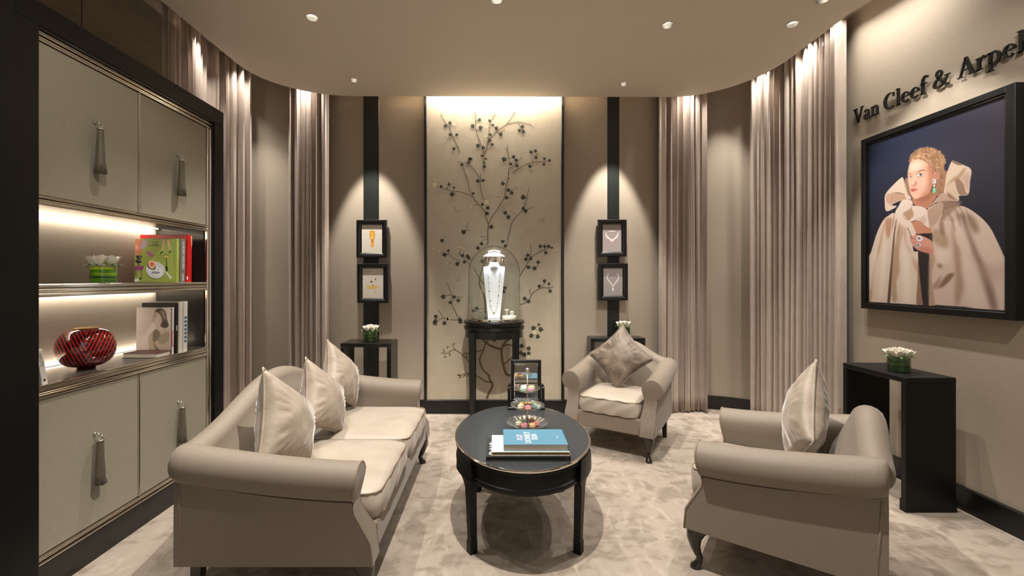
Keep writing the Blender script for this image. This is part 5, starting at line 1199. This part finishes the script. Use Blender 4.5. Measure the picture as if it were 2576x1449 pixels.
LD = [(q1,855,490,5.4),(q1,1000,520,5.4),(q1,980,370,4.6),(q1,360,480,4.4),(q1,445,435,4.4),(q1,455,650,4.6),(q1,575,650,4.2),(q1,520,895,4.4),(q1,965,850,5.4),(q1,1060,885,5.0),(q1,1300,530,5.2),(q1,1370,630,5.2),(q1,1180,745,4.8),(q1,1190,640,4.0),(q1,1220,830,4.2),(q1,1165,390,3.8),(q1,1225,470,3.8),(q1,1720,570,4.6),(q1,1790,585,4.8),(q1,1770,490,4.6),
 (q1,1920,960,4.6),(q1,2000,940,4.2),(q1,2025,1060,4.0),(q1,1910,1215,4.6),(q1,2165,1180,4.0),(q1,2165,1085,3.6),(q1,2270,1115,3.8),(q1,1615,1050,4.8),(q1,1655,1100,4.6),(q1,1665,1210,4.6),(q1,1440,1085,6.2),(q1,800,1080,4.6),(q1,840,1090,4.0),(q1,790,1140,3.8),(q1,1035,1035,3.8),(q1,1100,1080,3.2),(q1,660,1195,4.4),(q1,1075,1230,4.4),(q1,1070,1160,3.0),(q1,1555,1180,4.2),
 (q2,485,435,6.0),(q2,955,190,5.0),(q2,1055,170,4.6),(q2,1405,230,5.0),(q2,1505,350,5.0),(q2,1570,395,5.0),(q2,1480,495,5.0),(q2,1785,490,6.4),(q2,1790,680,4.6),(q2,1835,735,5.0),(q2,1465,765,5.2),(q2,1505,845,5.6),(q2,1210,1020,5.4),(q2,1135,680,5.0),(q2,1130,770,5.0),(q2,690,1120,6.2),(q2,300,1275,5.2),(q2,965,1405,5.0),(q2,1030,1330,4.6),(q2,1405,1290,4.6),(q2,1460,1375,4.6),(q2,880,410,3.6),(q2,1040,605,4.0),(q2,290,280,4.0),(q2,430,250,3.6),(q2,520,300,3.4),
 (q3,2090,75,4.6),(q3,2175,65,4.4),(q3,2240,75,4.6),(q3,2310,90,3.2),(q3,2190,190,4.6),(q3,1870,240,4.8),(q3,1840,305,5.0),(q3,1925,295,4.6),(q3,2060,365,4.6),(q3,1885,455,4.8),(q3,1995,465,5.2),(q3,350,215,5.6),(q3,425,150,3.8),(q3,575,395,5.4),(q3,685,245,4.6),(q3,765,245,4.6),(q3,795,295,4.2),(q3,715,360,4.6),(q3,1035,345,5.4),(q3,1450,820,5.0),(q3,1430,900,4.8),(q3,1805,1020,5.2),(q3,1885,1080,5.0),(q3,2080,790,4.8),(q3,2170,695,4.6),(q3,2250,755,3.6),(q3,2270,880,4.6),(q3,335,990,5.8),(q3,450,1100,4.6),(q3,525,985,4.4),(q3,600,1050,5.0),(q3,185,1355,5.2),(q3,185,1430,5.0),(q3,630,1410,5.2),(q3,930,1200,5.2),(q3,880,1240,4.6),
 (q4,165,75,6.0),(q4,335,95,5.4),(q4,605,60,5.8),(q4,1870,180,6.2),(q4,1995,195,6.2),(q4,1840,315,5.8),(q4,1945,320,5.4),(q4,1970,110,3.6),(q4,1670,490,5.6),(q4,1790,520,5.6),(q4,1655,600,5.2),(q4,1720,640,5.8),(q4,1800,605,5.0),(q4,1195,385,4.0)]
BL = [(q2,170,250,6.8),(q2,1110,570,6.8),(q2,855,580,2.6),(q2,840,645,2.8),(q2,915,655,2.4),(q2,155,155,2.0),(q2,200,170,2.0),(q2,440,175,2.0),(q2,465,210,2.2),(q2,775,910,2.0),(q2,735,960,2.0),(q2,970,1190,2.2),(q2,1000,1250,2.0),(q2,370,1250,2.2),(q2,1170,150,2.4),(q2,1135,160,1.8),(q2,1480,690,1.8),(q2,1530,700,1.8),
 (q3,205,60,2.4),(q3,160,120,2.6),(q3,250,160,3.4),(q3,610,90,2.6),(q3,660,95,2.6),(q3,705,130,2.4),(q3,610,150,2.6),(q3,455,310,2.4),(q3,405,385,2.4),(q3,400,1395,4.6),(q3,410,890,2.6),(q3,710,1000,2.4),(q3,1870,110,2.8),(q3,1860,870,2.4),(q4,1895,245,6.6),(q4,1715,565,6.2),(q4,1790,680,3.4),(q4,400,15,5.4),(q4,755,540,4.0),(q4,645,935,3.2),(q1,905,210,3.6),(q1,885,280,2.4),(q1,935,270,2.4),(q1,1210,275,3.4),(q1,1290,250,3.4),(q1,1245,225,2.6),(q1,1600,235,2.6),(q1,1660,230,2.6),(q1,1630,300,2.2),(q1,530,455,3.6),(q1,360,750,2.6),(q1,1130,495,2.6),(q1,1100,670,3.6),(q1,1955,470,2.2),(q1,1525,1400,2.4)]
BLs = BL
strokes('painted_twigs', twigs(LD)+twigs(BLs), M_PBD, 0.0004)['kind'] = 'stuff'
leaves('painted_ivy_leaves', [(q, x, y, s*1.12) for q, x, y, s in LD], M_PL, 0.0014, 2)
leaves('painted_pale_leaves', [(q, x+6, y-4, s*0.42) for q, x, y, s in LD], M_PL2, 0.0020, 2)
strokes('painted_long_leaves', [(q4,a,(3.4,0.8)) for a in ([(360,660),(320,690)],[(420,610),(425,670)],[(330,600),(310,530)],[(400,490),(365,530)],[(480,460),(515,435)],[(720,690),(715,640)],[(720,630),(670,600)],[(660,640),(620,660)],[(770,770),(735,750)],[(790,870),(750,860)],[(620,1000),(550,980)],[(620,1020),(575,1050)],[(690,980),(655,1035)],[(750,970),(710,1025)],[(560,980),(600,1010)])]
        +[(q2,a,(1.0,0.6)) for a in ([(2070,870),(2120,925),(2170,890)],[(2160,850),(2150,910)],[(525,640),(545,710),(590,755),(635,700)])]+[(q3,a,(1.0,0.6)) for a in ([(540,665),(590,705),(630,700)],[(620,620),(605,680)])], M_PBD, 0.0006)
leaves('painted_blossoms', BL, M_PW, 0.0024, 3, True)

# ---------------------------------------------------------------- books in the niches
def standing_book(x0, x1, y0, y1, z0, z1, lean, cover, label, group, cvt=0.003, paper=None):
    """spine towards the room (+x), front cover towards the camera (-y); lean = tilt about the x axis"""
    b = empty('book', ((x0+x1)/2, y1, z0), 0, label, 'book', group); b.rotation_euler = (lean, 0, 0)
    hx = (x1-x0)/2; t = y1-y0; h = z1-z0
    m = MB(); m.box(-hx, hx, -t, -t+cvt, 0, h, 0.0008); m.box(-hx, hx, -cvt, 0, 0, h, 0.0008); m.box(hx-cvt, hx, -t, 0, 0, h, 0.001); m.build('cover', cover, b)
    m = MB(); m.box(-hx+0.005, hx-cvt, -t+cvt, -cvt, 0.003, h-0.004); m.build('pages', paper or M_PAPER, b); b['_t'] = t; return b
M_BGREEN = mat('book_green', (150,166,72), 0.35); M_BGREY = mat('book_grey', (120,116,108), 0.3); M_BRED = mat('book_red', (196,22,24), 0.3); M_BCREAM = mat('book_cream', (200,192,178), 0.4)
GU = 'books standing in the upper niche'; GW = 'books standing in the lower niche'
g1 = standing_book(-2.360, -2.090, 2.845, 2.875, 1.4225, 1.708, -0.02, M_BGREEN, 'green book with a drawn plate and spoon on its cover, in the upper niche', GU)
g2 = standing_book(-2.335, -2.088, 2.882, 2.930, 1.4225, 1.712, -0.02, M_BGREY, 'thick grey book lettered LUXURY HOUSES on its spine', GU)
g3 = standing_book(-2.400, -2.084, 2.936, 2.985, 1.4225, 1.742, -0.02, M_BRED, 'glossy red book, last of the row in the upper niche', GU)
cv = Canvas(180, 190, (152,168,78)); gx_ = np.linspace(0, 1, 220)
cv.T = lambda p: ((p[0]-(250-115*((p[1]-205)/1125)))/1060, (p[1]-205)/1125)
P_ = lambda pts, col, soft=0, al=1, sm=True: cv.poly(pts, col, soft, al, sm)
P_([(250,215),(420,240),(400,560),(230,620)], (196,128,92), 3); P_([(480,220),(560,330),(450,460),(360,440),(420,300)], (178,160,176), 2); P_([(260,330),(330,420),(300,500),(240,480)], (226,150,130), 3)
cv.line(((570,290),(700,230),(880,215)), 8, (70,80,40)); cv.line(((560,385),(850,385)), 12, (40,44,26)); cv.ell(590,330,40,20,(190,120,80)); cv.line(((650,300),(860,290)), 16, (60,66,36)); cv.line(((680,355),(840,350)), 20, (48,54,30))
P_([(950,190),(1140,190),(1140,215),(960,215)], (30,30,28)); cv.line(((1000,215),(970,330),(960,400),(915,530)), [70,56,44,20], (226,180,140)); cv.line(((1095,215),(1110,330),(1115,400),(1125,520)), [60,54,44,20], (226,180,140)); P_([(860,600),(900,540),(940,540),(900,585)], (24,22,22)); P_([(1090,575),(1120,520),(1160,520),(1120,570)], (24,22,22))
P_([(530,520),(590,540),(680,640),(640,670),(540,610)], (178,84,150), 1); cv.line(((480,690),(540,650)), 12, (170,130,90))
for y_ in (630,650,690,720): cv.line(((720,y_),(900,y_-4)), 7, (110,124,50))
cv.line(((1010,620),(1005,900),(1000,1040)), [20,22,40], (36,38,24)); P_([(960,660),(1010,600),(1070,660),(1010,700)], (220,180,90)); cv.line(((960,650),(1010,605),(1065,650)), 14, (40,36,24)); P_([(975,930),(1030,940),(1010,1050),(985,1040)], (34,36,24))
cv.ell(285,790,80,50,(52,40,50)); P_([(230,650),(390,650),(340,740),(280,740)], (60,46,56)); cv.ell(345,685,14,14,(236,236,220)); cv.ell(310,755,14,14,(236,236,220)); cv.line(((285,840),(280,900)), 26, (40,32,40)); P_([(190,920),(400,915),(370,1010),(180,1010)], (158,74,130)); cv.line(((350,1000),(340,1180)), 22, (130,66,110)); cv.line(((200,1010),(190,1170)), 22, (130,66,110)); P_([(260,1250),(340,1190),(330,1230),(290,1270)], (40,30,34))
cv.ell(700,1030,250,225,(96,104,60)); cv.ell(705,1015,242,222,(214,214,216)); cv.ell(705,1010,170,150,(224,224,226),3); cv.ell(700,1080,110,30,(150,156,170),3,.9); cv.line(((600,1085),(680,1060),(740,1100),(820,1070)), 14, (96,104,130))
P_([(520,850),(620,770),(720,860),(700,990),(600,1000),(515,940)], (54,66,36)); cv.ell(628,870,92,112,(232,190,150)); cv.ell(625,860,52,60,(226,120,100),2); cv.ell(620,900,12,16,(150,40,40)); cv.ell(650,850,12,16,(150,40,40)); cv.ell(600,850,10,14,(150,40,40))
cv.line(((960,1050),(1100,1230)), [30,60], (214,216,222)); cv.ell(850,920,60,110,(206,208,220),0,1,-.8); cv.line(((1240,300),(1190,900)), 30, (128,148,60), 2); P_([(150,1250),(270,1240),(260,1310),(140,1310)], (224,222,216), 0, 1, False)
t1 = g1['_t']; print_panel('cover_print', cv, (-0.133, -t1-0.0006, 0.2835), (0.266, 0, 0), (0, 0, -0.2815), g1)
RS = Matrix(((0, 0, 1, 0), (0, -1, 0, 0), (1, 0, 0, 0), (0, 0, 0, 1)))     # text plane facing +x
def spine_text(b, body, size, m, ztop, yoff, x, xs=1.0, shear=0.0):
    # reads downwards: advance along -z, letter tops towards +y ... seen from the room
    M = Matrix(((0, 0, 1, x), (0, 1, 0, yoff), (-1, 0, 0, ztop), (0, 0, 0, 1))); return text_mesh(body, size, m, 'spine_lettering', b, M, xs, 0.0003, shear=shear)
spine_text(g2, 'LUXURY HOUSES', 0.026, M_TXTW, 0.272, -0.030, 0.1238, 0.90, 0.2); m = MB(); m.box(0.1232, 0.1242, -0.026, -0.020, 0.012, 0.055); m.build('spine_marks', M_TXTW, g2)
spine_text(g1, 'Secrets of Paris', 0.018, mat('print_cream', (206,210,150), 0.5), 0.262, -0.020, 0.1352, 0.95)
m = MB(); m.box(0.1575, 0.1585, -0.048, -0.036, 0.018, 0.040); m.build('price_label', M_TXTW, g3)
m = MB(); m.prism([(-0.016, 0.315), (-0.004, 0.315), (-0.001, 0.26), (-0.006, 0.235), (-0.010, 0.27)], Matrix(((0, 0, 1, 0.158), (1, 0, 0, 0), (0, 1, 0, 0), (0, 0, 0, 1))), 0.0008); m.build('spine_figure', mat('print_skin', (226,176,140), 0.5), g3)

w1 = standing_book(-2.305, -2.085, 2.792, 2.822, 0.9635, 1.262, -0.015, M_BWHITE, 'white book with a grey photograph of a woman in profile on its cover', GW)
w2 = standing_book(-2.300, -2.082, 2.828, 2.853, 0.9635, 1.290, -0.015, M_BBLACK, 'tall black book behind the white one in the lower niche', GW)
w3 = standing_book(-2.300, -2.080, 2.858, 2.893, 0.9635, 1.292, -0.015, M_BCREAM, 'pale book with plain spine behind the black one', GW)
w4 = standing_book(-2.300, -2.078, 2.898, 2.935, 0.9635, 1.296, -0.015, M_BWHITE, 'white book with blue patterned spine, last in the lower niche', GW)
cv = Canvas(160, 192, (206,192,182))
cv.T = lambda p: ((p[0]-(172-47*((p[1]-170)/960)))/(785+40*((p[1]-170)/960)), (p[1]-170)/960)
for k in range(9): cv.line(((200,440+k*34),(430-20*(k % 3),440+k*34)), 7, (176,160,150), 1, .8)
P_([(440,760),(560,640),(650,600),(760,600),(900,600),(950,640),(950,1130),(490,1120),(440,960)], (176,158,136), 2); P_([(560,660),(660,600),(720,700),(700,800),(560,880),(540,760)], (120,102,86), 4); P_([(700,760),(850,680),(940,700),(900,860),(760,920),(680,900)], (150,132,112), 3)
P_([(620,500),(700,500),(720,600),(800,640),(720,660),(650,620)], (190,174,158), 1); P_([(590,260),(650,230),(740,330),(740,430),(690,520),(600,515),(550,480),(545,440),(530,395),(565,340)], (194,176,160), 1)
P_([(600,250),(650,190),(780,190),(860,270),(880,400),(920,500),(910,570),(800,590),(720,540),(760,440),(740,350),(680,270)], (92,78,66), 1); P_([(720,230),(820,250),(850,380),(800,400),(760,300)], (140,122,104), 4); cv.ell(600,345,18,9,(60,48,42)); cv.line(((580,300),(620,290)), 9, (70,58,50)); cv.line(((548,440),(575,442)), 10, (120,80,70)); cv.ell(835,510,60,45,(70,58,50),3); cv.ell(720,400,18,28,(176,152,134))
P_([(560,880),(700,1040),(900,1090),(900,1130),(700,1110),(590,1010)], (120,100,82), 4); P_([(160,1070),(235,1070),(235,1120),(160,1120)], (120,110,104), 0, 1, False); cv.line(((255,1095),(320,1095)), 30, (150,140,132))
t1 = w1['_t']; print_panel('cover_print', cv, (-0.109, -t1-0.0006, 0.2965), (0.214, 0, 0), (0, 0, -0.2945), w1)
m = MB(); m.box(0.1098, 0.1104, -0.0296, -0.018, 0.002, 0.297); m.build('spine_band', mat('print_brown_grey', (112,94,84), 0.5), w1)
m = MB(); m.tube([(0.1104, -0.010+0.0075*math.cos(a), 0.10+0.05*math.sin(a)) for a in [math.radians(70+25*k) for k in range(10)]], 0.0022, 6); m.build('spine_ring', M_BRED, w1)
m = MB()
for k in range(7): m.box(0.1108, 0.1114, -0.030, -0.008, 0.06+0.026*k, 0.076+0.026*k)
m.build('spine_pattern', mat('print_blue', (60,96,130), 0.5), w4)
spine_text(w2, 'DIOR', 0.016, M_TXTW, 0.18, -0.018, 0.1092, 0.9)
b5 = closed_book('book', -2.285, -2.072, 2.665, 2.782, 0.9635, 0.9935, mat('book_maroon', (70,32,28), 0.45), 'dark red book lying flat in front of the standing ones in the lower niche', None, 'books lying in the lower niche', spine='y1')
cd_ = empty('leaning_book', (-2.112, 2.024, 0.9635), 0, 'slim white book leaning at the near left end of the lower niche', 'book', 'books lying in the lower niche')
T = Matrix.Rotation(math.radians(9), 4, 'X')
m = MB(); m.box(-0.15, 0.035, -0.026, 0.0, 0.0005, 0.165, 0.001, M=T); m.build('cover', M_BWHITE, cd_)
text_mesh('HAUTE', 0.020, M_TXTD, 'spine_lettering', cd_, T @ Matrix(((0, 0, 1, 0.0352), (0, 1, 0, -0.020), (-1, 0, 0, 0.15), (0, 0, 0, 1))), 1.0, 0.0002)
m = MB(); m.lathe([(0.003, 0.0), (0.0045, 0.0008), (0.006, 0.0)], 14, M=T @ Matrix.Translation((0.0352, -0.013, 0.022)) @ Matrix.Rotation(PI/2, 4, 'Y')); m.build('spine_emblem', M_TXTD, cd_)
for o in list(C.objects):
    if '_t' in o: del o['_t']
